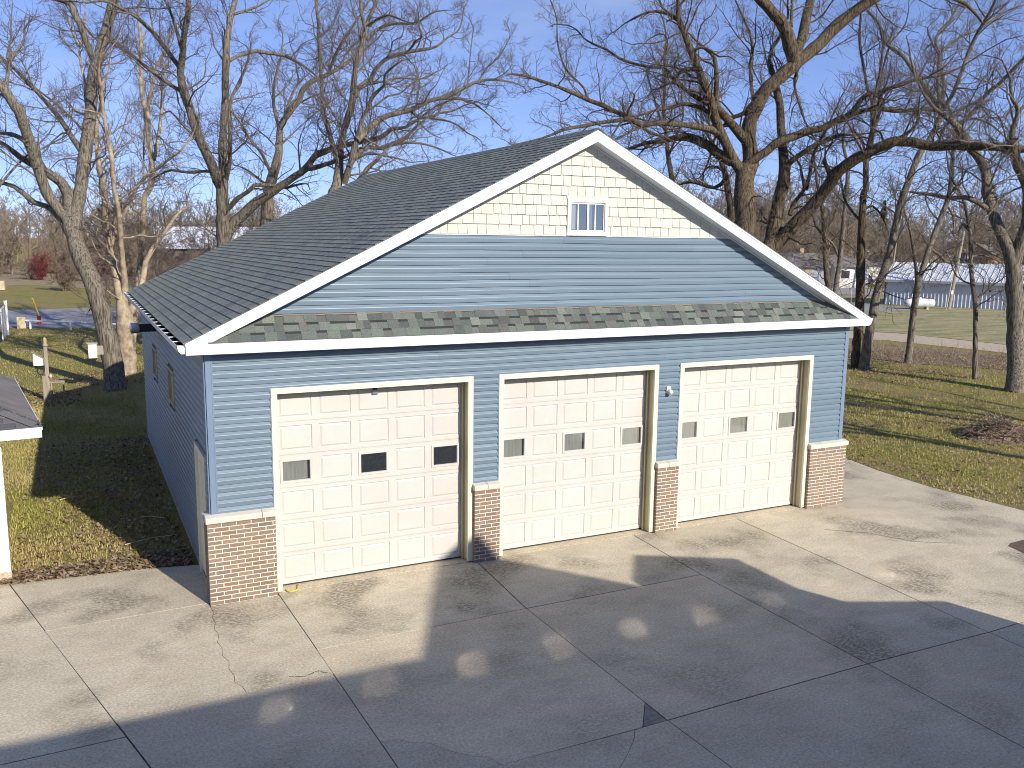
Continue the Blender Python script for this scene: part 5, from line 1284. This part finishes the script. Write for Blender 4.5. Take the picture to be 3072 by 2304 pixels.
[[2894,998,826,6],[2916,980,821,5],[2936,958,862,3]]],"T15":[[[3518,2244,-10,22],[3525,2251,47,18],[3553,2279,237,16],[3575,2297,298,14],[3609,2316,422,14],[3605,2309,547,13],[3603,2302,670,12],[3633,2325,794,12],[3663,2355,893,11],[3667,2373,968,9],[3645,2384,1047,8],[3633,2374,1149,5]],
[[3609,2318,435,8],[3573,2340,515,6],[3543,2363,546,4]],
[[3614,2312,590,7],[3652,2295,621,6],[3686,2285,683,3]]],"T16":[[[3636,2411,-10,24],[3644,2418,51,19],[3675,2449,257,18],[3690,2486,353,16],[3715,2541,547,15],[3693,2544,676,12],[3673,2555,766,9],[3672,2589,869,7],[3693,2638,989,5]],
[[3715,2541,547,8],[3705,2599,612,7],[3728,2665,693,5]],
[[3715,2549,593,7],[3757,2530,652,6],[3776,2530,723,4]]],"T7":[[[2587,2469,-10,20],[2605,2491,150,17],[2676,2581,748,15],[2687,2613,844,14],[2699,2667,960,12],[2702,2699,1081,10],[2684,2703,1198,9],[2690,2708,1315,8],[2717,2755,1459,7],[2750,2800,1598,5],[2736,2817,1687,3]],
[[2702,2699,1081,7],[2688,2747,1174,6],[2679,2783,1266,5],[2676,2837,1362,4],[2693,2900,1457,2]],
[[2699,2667,960,7],[2694,2597,1053,5],[2697,2549,1152,4],[2676,2548,1263,3]]],"T17":[[[2758,2176,-10,23],[2767,2194,126,19],[2804,2270,628,17],[2813,2310,765,16],[2793,2318,854,14],[2762,2320,920,13],[2723,2331,991,10],[2695,2353,1047,7],[2665,2392,1104,5]],
[[2796,2310,820,10],[2761,2354,787,9],[2718,2402,805,10],[2675,2449,817,8],[2641,2489,801,4]],
[[2788,2322,866,7],[2782,2360,885,6],[2766,2414,893,5],[2761,2451,861,3]]]}
def limbs_of(k): return [[(a/100, b/100, c/100, max(r, .6)/100) for a, b, c, r in lb] for lb in TREES[k]]
NEAR = 'trees standing round the garage'
SPEC = [('T1', 'leaning_tree', 'leaning grey barked tree left of the garage with nest box', 'bark', 1.0),
 ('T2', 'pale_tree', 'pale mottled tree with several stems beside the leaning trunk', 'bark_pale', 1.1),
 ('T3', 'slender_tree', 'slender pale twin stemmed tree behind the mottled one', 'bark_pale', 1.1),
 ('T4', 'forked_tree', 'tall grey tree forking in a V behind the roof eave', 'bark', 1.0),
 ('T5', 'branching_tree', 'tan tree with wide right fork behind the roof, past the V', 'bark', 1.1),
 ('T6', 'spreading_tree', 'spreading multi stemmed tree whose limbs arch over the roof ridge', 'bark', 1.0),
 ('T8', 'oak_tree', 'massive dark oak rising right behind the gable rake', 'bark_dark', 1.15),
 ('T14', 'oak_tree', 'thick dark oak with long level limb reaching the picture edge', 'bark_dark', 1.1),
 ('T9', 'straight_tree', 'straight dark trunk standing at the right corner of the garage', 'bark_dark', .9),
 ('T10', 'leaning_tree', 'tree leaning right from beside the straight dark trunk', 'bark', 1.15),
 ('T13', 'forked_tree', 'slim Y forked tree in front of the gas tank', 'bark', .8),
 ('T11', 'slender_tree', 'thin upright tree left of the thick fissured trunk', 'bark', .8),
 ('T12', 'fissured_tree', 'thick deeply fissured trunk at the right picture edge', 'bark', 1.1),
 ('T15', 'slender_tree', 'slim tan tree between oak and straight trunk, nearer the rake', 'bark', 1.0),
 ('T16', 'slender_tree', 'dark slim tree left of the slim tan one beyond the rake', 'bark_dark', 1.0),
 ('T7', 'slender_tree', 'slim tree rising behind the gable peak, left of the oak', 'bark_dark', 1.0),
 ('T17', 'slender_tree', 'small crooked tree low against the rake, left of the oak', 'bark_dark', 1.0)]
for i, (k, nm, lb, bk, dn) in enumerate(SPEC):
    make_tree(nm, limbs_of(k), lb, M[bk], M['twig'], 100+i, dn, NEAR, flare=False)
# generic bare trees: used beyond the frame on the east (their shadows cross the lawn) and for the far woods
def generic_limbs(h, rng, spread=.5, r=.2, n=9):
    c = [(0, 0, -.1, r*1.3)]; x = y = 0
    for i in range(1, 9):
        x += rng.normal()*.05*h/8; y += rng.normal()*.05*h/8; c.append((x, y, h*.8*i/8, r*(1-.8*i/8)))
    L = [c]
    for k in range(n):
        i = rng.integers(2, 8); p = c[i]; a = k*2.4+rng.uniform(-.4, .4); ln = h*rng.uniform(.22, .42)*(1.2-i/10)
        row = [(p[0], p[1], p[2], p[3]*.6)]
        for s in range(1, 6):
            q = s/5; row.append((p[0]+math.cos(a)*ln*spread*q*1.3+rng.normal()*.12, p[1]+math.sin(a)*ln*spread*q*1.3+rng.normal()*.12, p[2]+ln*q*(.55+.5*q), p[3]*.6*(1-.75*q)))
        L.append(row)
    return L
rg = np.random.default_rng(5)
for j, (x, y, h, lb) in enumerate(((26.6, -4.5, 15, 'bare tree beyond the right picture edge casting lawn shadows'), (21.7, -6.7, 14, 'bare tree past the right edge nearest the driveway'), (24.6, -2.6, 13, 'bare tree furthest beyond the right picture edge'))):
    o = make_tree('bare_tree', generic_limbs(h, rg, .7, .24, 11), lb, M['bark'], M['twig'], 300+j, .6, 'trees beyond the right edge', m2=5, m3=3, zmin=3)
    o.location = (x, y, 0)
# undergrowth saplings behind the garage and beyond the rake
sap = [make_tree('bare_sapling', generic_limbs(6.5, rg, .95, .055, 16), 'tangled bare sapling in the undergrowth behind the garage', M['twig'], M['twig'], 340+j, .8, 'saplings in the undergrowth', m2=6, m3=5, zmin=.3, flare=False, minr=.006) for j in range(3)]
SP = [(1.6, 27.5, .9), (3.4, 31, 1.0), (5.6, 34, 1.1), (2.4, 37, 1.15), (7.4, 30, .95), (.4, 33, .9), (9.5, 36, 1.1), (4.4, 27, .8), (33.5, 24.5, .9), (31, 24, .8), (35, 31, 1.0)]
for j, (x, y, sc) in enumerate(SP):
    o = sap[j] if j < 3 else copy_tree(sap[j % 3])
    if x > 20: o['label'] = 'bare sapling among the trunks beyond the right end of the roof'; o['group'] = 'saplings beyond the right end'
    o.location = (x, y, 0); o.scale = (sc, sc, sc); o.rotation_euler = (0, 0, j*1.7)
# garden side, far left of frame
o = make_tree('bare_tree', generic_limbs(13, rg, .8, .22, 11), 'bare tree beyond the left edge whose branches dip into view', M['bark'], M['twig'], 320, .8, NEAR, m2=5, m3=4)
o.location = (-6.6, 22.5, 0)

# ---- far woods: one mass of instanced bare trees
def proto(name, limbs, m, seed, dens, m2, m3, minr, up=.12):
    r = make_tree(name, limbs, 'x', m, m, seed, dens, m2=m2, m3=m3, minr=minr, zmin=.3, flare=False, up=up)
    V = []; Q = []; off = 0
    for c in list(r.children):
        me = c.data; v = np.empty(len(me.vertices)*3, np.float32); me.vertices.foreach_get('co', v); q = np.empty(len(me.loops), np.int32); me.loops.foreach_get('vertex_index', q)
        V.append(v.reshape(-1, 3)); Q.append(q.reshape(-1, 4)+off); off += len(V[-1]); bpy.data.objects.remove(c)
    bpy.data.objects.remove(r)
    me = fast_mesh(name, np.vstack(V), np.vstack(Q)); me.materials.append(m); return me
rg = np.random.default_rng(9)
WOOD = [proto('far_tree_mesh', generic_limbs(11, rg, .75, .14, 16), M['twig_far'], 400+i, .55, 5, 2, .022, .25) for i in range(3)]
def shrub_limbs(h, w, n, rng):
    L = []
    for k in range(n):
        a = rng.uniform(0, 6.28); s = rng.uniform(.2, 1)*w; row = []
        for i in range(5):
            q = i/4; row.append((math.cos(a)*s*(.12+q*.9)+rng.normal()*.05, math.sin(a)*s*(.12+q*.9)+rng.normal()*.05, h*q*rng.uniform(.75, 1.05)*(1.15-.35*s/w), .03*(1-.7*q)))
        L.append(row)
    return L
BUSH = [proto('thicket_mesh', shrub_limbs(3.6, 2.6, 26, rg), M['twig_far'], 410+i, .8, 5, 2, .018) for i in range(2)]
def scatter(name, label, cat, pts, protos, rng):
    """one object: points carrying instances of the prototype meshes"""
    n = len(pts)
    me = bpy.data.meshes.new(name); me.from_pydata([p[:3] for p in pts], [], []); me.update()
    a = me.attributes.new('idx', 'INT', 'POINT'); a.data.foreach_set('value', [int(p[4]) for p in pts])
    a = me.attributes.new('sc', 'FLOAT', 'POINT'); a.data.foreach_set('value', [float(p[3]) for p in pts])
    a = me.attributes.new('rz', 'FLOAT', 'POINT'); a.data.foreach_set('value', [float(rng.uniform(0, 6.28)) for p in pts])
    ob = new_obj(name, me); tag(ob, label, cat, kind='stuff')
    ng = bpy.data.node_groups.new(name, 'GeometryNodeTree')
    ng.interface.new_socket('Geometry', in_out='INPUT', socket_type='NodeSocketGeometry'); ng.interface.new_socket('Geometry', in_out='OUTPUT', socket_type='NodeSocketGeometry')
    N, L = ng.nodes, ng.links
    gi, go = N.new('NodeGroupInput'), N.new('NodeGroupOutput')
    jn = N.new('GeometryNodeJoinGeometry')
    for k, pm in enumerate(protos):
        po = bpy.data.objects.new(pm.name+'_source', pm)
        oi = N.new('GeometryNodeObjectInfo'); oi.inputs['Object'].default_value = po; oi.inputs['As Instance'].default_value = True
        ip = N.new('GeometryNodeInstanceOnPoints')
        at = N.new('GeometryNodeInputNamedAttribute'); at.data_type = 'INT'; at.inputs['Name'].default_value = 'idx'
        cp = N.new('FunctionNodeCompare'); cp.data_type = 'INT'; cp.operation = 'EQUAL'; cp.inputs[3].default_value = k
        L.new(at.outputs['Attribute'], cp.inputs[2])
        s = N.new('GeometryNodeInputNamedAttribute'); s.data_type = 'FLOAT'; s.inputs['Name'].default_value = 'sc'
        rz = N.new('GeometryNodeInputNamedAttribute'); rz.data_type = 'FLOAT'; rz.inputs['Name'].default_value = 'rz'
        cx = N.new('ShaderNodeCombineXYZ'); L.new(rz.outputs['Attribute'], cx.inputs['Z'])
        L.new(gi.outputs[0], ip.inputs['Points']); L.new(cp.outputs[0], ip.inputs['Selection']); L.new(oi.outputs['Geometry'], ip.inputs['Instance'])
        L.new(cx.outputs[0], ip.inputs['Rotation']); L.new(s.outputs['Attribute'], ip.inputs['Scale']); L.new(ip.outputs[0], jn.inputs[0])
    L.new(jn.outputs[0], go.inputs[0])
    md = ob.modifiers.new('scatter', 'NODES'); md.node_group = ng
    return ob
rg = np.random.default_rng(21)
pts = []
for i in range(300):                       # behind the road, west and north
    x = rg.uniform(-75, 95); y = rg.uniform(112, 190)
    if 6 < x < 27 and y < 132: continue
    pts.append((x, y, 0, rg.uniform(.8, 1.25), rg.integers(0, 3)))
for i in range(330):                       # east, beyond the houses
    a = R(rg.uniform(36, 66)); dd = rg.uniform(150, 330); x, y = CAM.x+math.sin(a)*dd, CAM.y+math.cos(a)*dd
    if dd < 262 and 48 < math.degrees(a) < 58 and rg.random() < .75: continue
    pts.append((x, y, 0, rg.uniform(1.0, 1.75), rg.integers(0, 3)))
for i in range(60):
    a = R(rg.uniform(40, 52)); dd = rg.uniform(112, 150); pts.append((CAM.x+math.sin(a)*dd, CAM.y+math.cos(a)*dd, 0, rg.uniform(.55, .85), rg.integers(0, 3)))
for i in range(22): pts.append((rg.uniform(3, 26), rg.uniform(58, 100), 0, rg.uniform(.45, .75), rg.integers(0, 3)))
scatter('woods', 'far grey brown mass of leafless woods along the horizon', 'woods', pts, WOOD, rg)
pts = []
for i in range(130):
    x = rg.uniform(-45, 45); y = rg.uniform(98, 140)
    if 2 < x < 30 and y < 110 and rg.random() < .6: continue
    pts.append((x, y, 0, rg.uniform(.5, 1.15), rg.integers(0, 2)))
for i in range(50): pts.append((rg.uniform(2, 40), rg.uniform(62, 106), 0, rg.uniform(.4, .8), rg.integers(0, 2)))
scatter('thicket', 'tangled brown thicket below the far woods beyond the road', 'thicket', pts, BUSH, rg)
# single shrubs
def shrub(loc, h, w, n, m, label, seed):
    rng = np.random.default_rng(seed)
    o = make_tree('shrub', shrub_limbs(h, w, n, rng), label, m, m, seed, 1.2, m2=6, m3=3, minr=.012, zmin=.15, flare=False, cat='shrub'); o.location = loc; return o
shrub((-2.0, 81, 0), 2.3, 1.5, 26, M['twig_tan'], 'tan brown rounded shrub at the edge of the far grass', 501)
shrub((2.3, 110, 0), 2.6, 1.5, 30, M['twig_red'], 'dark red shrub just right of the leaning trunk', 502)
shrub((8.2, 100, 0), 2.6, 1.5, 30, M['twig_red'], 'dark red shrub by the roof corner behind the pale trunk', 503)
shrub((-4.5, 104, 0), 2.4, 1.6, 24, M['twig_red'], 'faint red shrub left of the leaning trunk', 504)
# evergreens far right
def evergreen(loc, h, w, label, seed):
    rng = np.random.default_rng(seed)
    e = empty('pine_tree', loc); tag(e, label, 'tree', 'far evergreens')
    MB().tube([(0, 0, -.1), (0, 0, h*.5), (0, 0, h)], [.3, .2, .04], 8).build('trunk', M['bark_dark'], e)
    n = 5200
    t = rng.uniform(.12, 1, n)**.8; rad = w*(1.02-t)*np.sqrt(rng.uniform(.15, 1, n))*(1+.25*np.sin(t*40)); a = rng.uniform(0, 6.28, n)
    c = np.stack([np.cos(a)*rad, np.sin(a)*rad, t*h-rad*.25], 1)
    u = unit(np.stack([np.cos(a), np.sin(a), rng.normal(size=n)*.3-.1], 1)); v = unit(np.cross(u, rng.normal(size=(n, 3))))
    s = rng.uniform(.3, .65, n)[:, None]
    V = np.stack([c-u*s*.5-v*s*.18, c+u*s*.7, c-u*s*.5+v*s*.18], 1).reshape(-1, 3)
    new_obj('crown', fast_mesh('crown', V, np.arange(len(V)).reshape(-1, 3)), e, M['needle'])
evergreen((170, 145, 0), 15, 3.6, 'dark evergreen tip above the far little gable', 601)
evergreen((236, 139, 0), 17, 4.2, 'dark evergreen in front of the far grey house', 602)
evergreen((215, 178, 0), 18, 4.0, 'tall evergreen far behind the steel building', 603)

# ================================================================== GROUND COVER
def in_drive(x, y):
    w = np.where(y > 2.9, 15.3, 15.05+.1*np.sin(y)-.0) 
    e = (y < 4.4) & (x < w+.0) & (x > 12.0)
    a = (x > .0) & (x < 12.3) & (y < 12) & (y > -30)
    b = (y < 1.95-.09*(x+2.6)) & (x < 12.3)
    c = (y < -1.2) & (x < 15.25-.08*(y+1.2))
    shed_ = (x < -2.75) & (y > 2.0) & (y < 6.8)
    return e | a | b | c | shed_
def cover(n, xr, yr, rng, hmin, hmax, power=1.0):
    x = rng.uniform(*xr, n); y = rng.uniform(*yr, n); k = ~in_drive(x, y); return x[k], y[k]
rng = np.random.default_rng(77)
X = []; Y = []; Hh = []
for n, xr, yr, h0, h1 in ((90000, (-3.6, .1), (1.6, 20), .03, .075), (42000, (-7, 3), (14, 43), .04, .09), (80000, (12.3, 24), (-4, 12.5), .03, .08), (52000, (20, 36), (-2, 24), .04, .10)):
    x, y = cover(n, xr, yr, rng, h0, h1); X.append(x); Y.append(y); Hh.append(rng.uniform(h0, h1, len(x)))
x, y, h = np.concatenate(X), np.concatenate(Y), np.concatenate(Hh)
n = len(x)
def pn_(x, y, s): return .5+.25*np.sin(x*1.3*s+2*np.sin(y*.9*s))+.25*np.sin(y*1.7*s+1.5*np.sin(x*1.1*s+1))
tone = np.clip(pn_(x, y, .9)*.62+rng.normal(size=n)*.22, 0, 1)
keep = rng.random(n) < (.35+.65*pn_(x+7, y-3, 1.3)); x, y, h, tone = x[keep], y[keep], h[keep], tone[keep]; n = len(x)
a = rng.uniform(0, 6.28, n); w = rng.uniform(.004, .010, n); lean = rng.uniform(.0, .9, n)*h
c = np.stack([x, y, np.full(n, -.03)], 1); s = np.stack([np.cos(a), np.sin(a), 0*a], 1); f = np.stack([-np.sin(a), np.cos(a), 0*a], 1)
V = np.stack([c-s*w[:, None], c+s*w[:, None], c+f*lean[:, None]+np.stack([0*a, 0*a, h], 1)], 1).reshape(-1, 3)
g = new_obj('grass', fast_mesh('grass', V, np.arange(3*n).reshape(-1, 3), tone), None, M['blade']); tag(g, 'short winter grass blades on the lawns', 'grass', kind='stuff')
# fallen leaves
X = []; Y = []
for n, xr, yr in ((4200, (-2.6, .05), (1.7, 12)), (2600, (-2.7, .12), (1.75, 2.5)), (1500, (-3.6, -1.4), (17.3, 20.5)), (1500, (-1.5, 1.8), (21, 25)), (7000, (12.3, 23), (-4, 11)), (16000, (27, 42), (-2, 25)), (2500, (26, 31), (10, 17))):
    x, y = cover(n, xr, yr, rng, 0, 0)
    if xr[0] == -2.6 : k = rng.random(len(x)) < np.clip(1.2-np.abs(x+.2)*.35, .1, 1); x, y = x[k], y[k]
    if xr[0] == 12.3: k = rng.random(len(x)) < np.clip(.25+np.exp(-np.abs(x-15.2-.2*np.sin(y))*1.1), 0, 1); x, y = x[k], y[k]
    if xr[0] == 27:
        u_ = (x-29.5)-(17-y)*.75; k = (u_ > -.5) & (u_ < 6.5); x, y = x[k], y[k]
    X.append(x); Y.append(y)
x, y = np.concatenate(X), np.concatenate(Y); n = len(x)
a = rng.uniform(0, 6.28, n); s = rng.uniform(.018, .05, n)[:, None]
u = np.stack([np.cos(a), np.sin(a), rng.normal(size=n)*.35], 1); v = np.stack([-np.sin(a), np.cos(a), rng.normal(size=n)*.35], 1)*.65
c = np.stack([x, y, rng.uniform(-.005, .05, n)], 1)
V = np.stack([c-u*s, c-v*s, c+u*s, c+v*s], 1).reshape(-1, 3)
g = new_obj('leaves', fast_mesh('leaves', V, np.arange(4*n).reshape(-1, 4), rng.random(n)), None, M['leaf']); tag(g, 'scattered brown fallen leaves on the lawns and in the ditch', 'leaves', kind='stuff')
# dead stalks in the ditch
n = 2600
y = rng.uniform(2, 26, n); x = 29.6+(17-y)*.75+rng.uniform(.5, 6.2, n); D = rng.normal(size=(n, 3))*.7+np.array([0, 0, .7]); Ln = rng.uniform(.2, .9, n)
P, Rr = grow(np.stack([x, y, np.full(n, -.03)], 1), D, Ln, np.full(n, .008), 4, .25, 0, rng, .5)
V, Q = tubes(P, Rr, 3, rng)
g = new_obj('dead_stalks', fast_mesh('dead_stalks', V, Q, np.repeat(rng.random(n), 9)), None, M['brush']); tag(g, 'dead weed stalks standing in the leafy ditch', 'stalks', kind='stuff')
# brush pile
bp_ = empty('brush_pile', (21.3, 2.75, 0)); bp_.scale = (.82, .82, .85); tag(bp_, 'heap of cut sticks and leaves on the right lawn', 'brush pile')
n = 1500
a = rng.uniform(0, 6.28, n); rr = np.sqrt(rng.uniform(0, 1, n)); x = rr*np.cos(a)*1.5+.2; y = rr*np.sin(a)*1.0-.25*np.cos(a)*rr
z = .62*np.exp(-((x+.35)**2/.55+(y-.1)**2/.5))*rng.uniform(0, 1, n)+.25*np.exp(-(x-.8)**2)*rng.uniform(0, 1, n)*(1-rr)+.02
D = np.stack([rng.normal(size=n)+.3, rng.normal(size=n)*.8, rng.normal(size=n)*.35], 1); Ln = rng.uniform(.15, .75, n)
P, Rr = grow(np.stack([x, y, z], 1)-unit(D)*Ln[:, None]*.5, D, Ln, rng.uniform(.006, .016, n), 4, .14, 0, rng, .6); P[:, :, 2] = np.maximum(P[:, :, 2], .0)
V, Q = tubes(P, Rr, 4, rng)
o = new_obj('sticks', fast_mesh('sticks', V, Q, np.repeat(rng.random(n), 12)), bp_, M['brush']); tag(o, kind='stuff')
gx = np.linspace(-1.6, 2.0, 26); gy = np.linspace(-1.1, 1.1, 18); GX, GY = np.meshgrid(gx, gy)
GZ = .46*np.exp(-((GX+.35)**2/.6+(GY-.1)**2/.45))+.16*np.exp(-((GX-.9)**2/.7+(GY+.15)**2/.4))-.06+rng.normal(size=GX.shape)*.03
V = np.stack([GX.ravel(), GY.ravel(), GZ.ravel()], 1); i = np.arange(18*26).reshape(18, 26)
Q = np.stack([i[:-1, :-1], i[:-1, 1:], i[1:, 1:], i[1:, :-1]], -1).reshape(-1, 4)
new_obj('leaf_heap', fast_mesh('leaf_heap', V, Q), bp_, M['ditch'])
n = 1400; x = rng.normal(size=n)*.75+.3; y = rng.normal(size=n)*.45-.05
z = .46*np.exp(-((x+.35)**2/.6+(y-.1)**2/.45))+.16*np.exp(-((x-.9)**2/.7+(y+.15)**2/.4))-.02; z = np.maximum(z, -.0)
a = rng.uniform(0, 6.28, n); s = rng.uniform(.02, .05, n)[:, None]; u = np.stack([np.cos(a), np.sin(a), rng.normal(size=n)*.5], 1); v = np.stack([-np.sin(a), np.cos(a), rng.normal(size=n)*.5], 1)*.6; c = np.stack([x, y, z+.02], 1)
o = new_obj('heap_leaves', fast_mesh('heap_leaves', np.stack([c-u*s, c-v*s, c+u*s, c+v*s], 1).reshape(-1, 3), np.arange(4*n).reshape(-1, 4), rng.random(n)), bp_, M['leaf']); tag(o, kind='stuff')
print('objects', len(bpy.data.objects), 'tris', sum(len(o.data.loop_triangles) or sum(len(p.vertices)-2 for p in o.data.polygons) for o in bpy.data.objects if o.type == 'MESH' and len(o.data.polygons) > 20000))
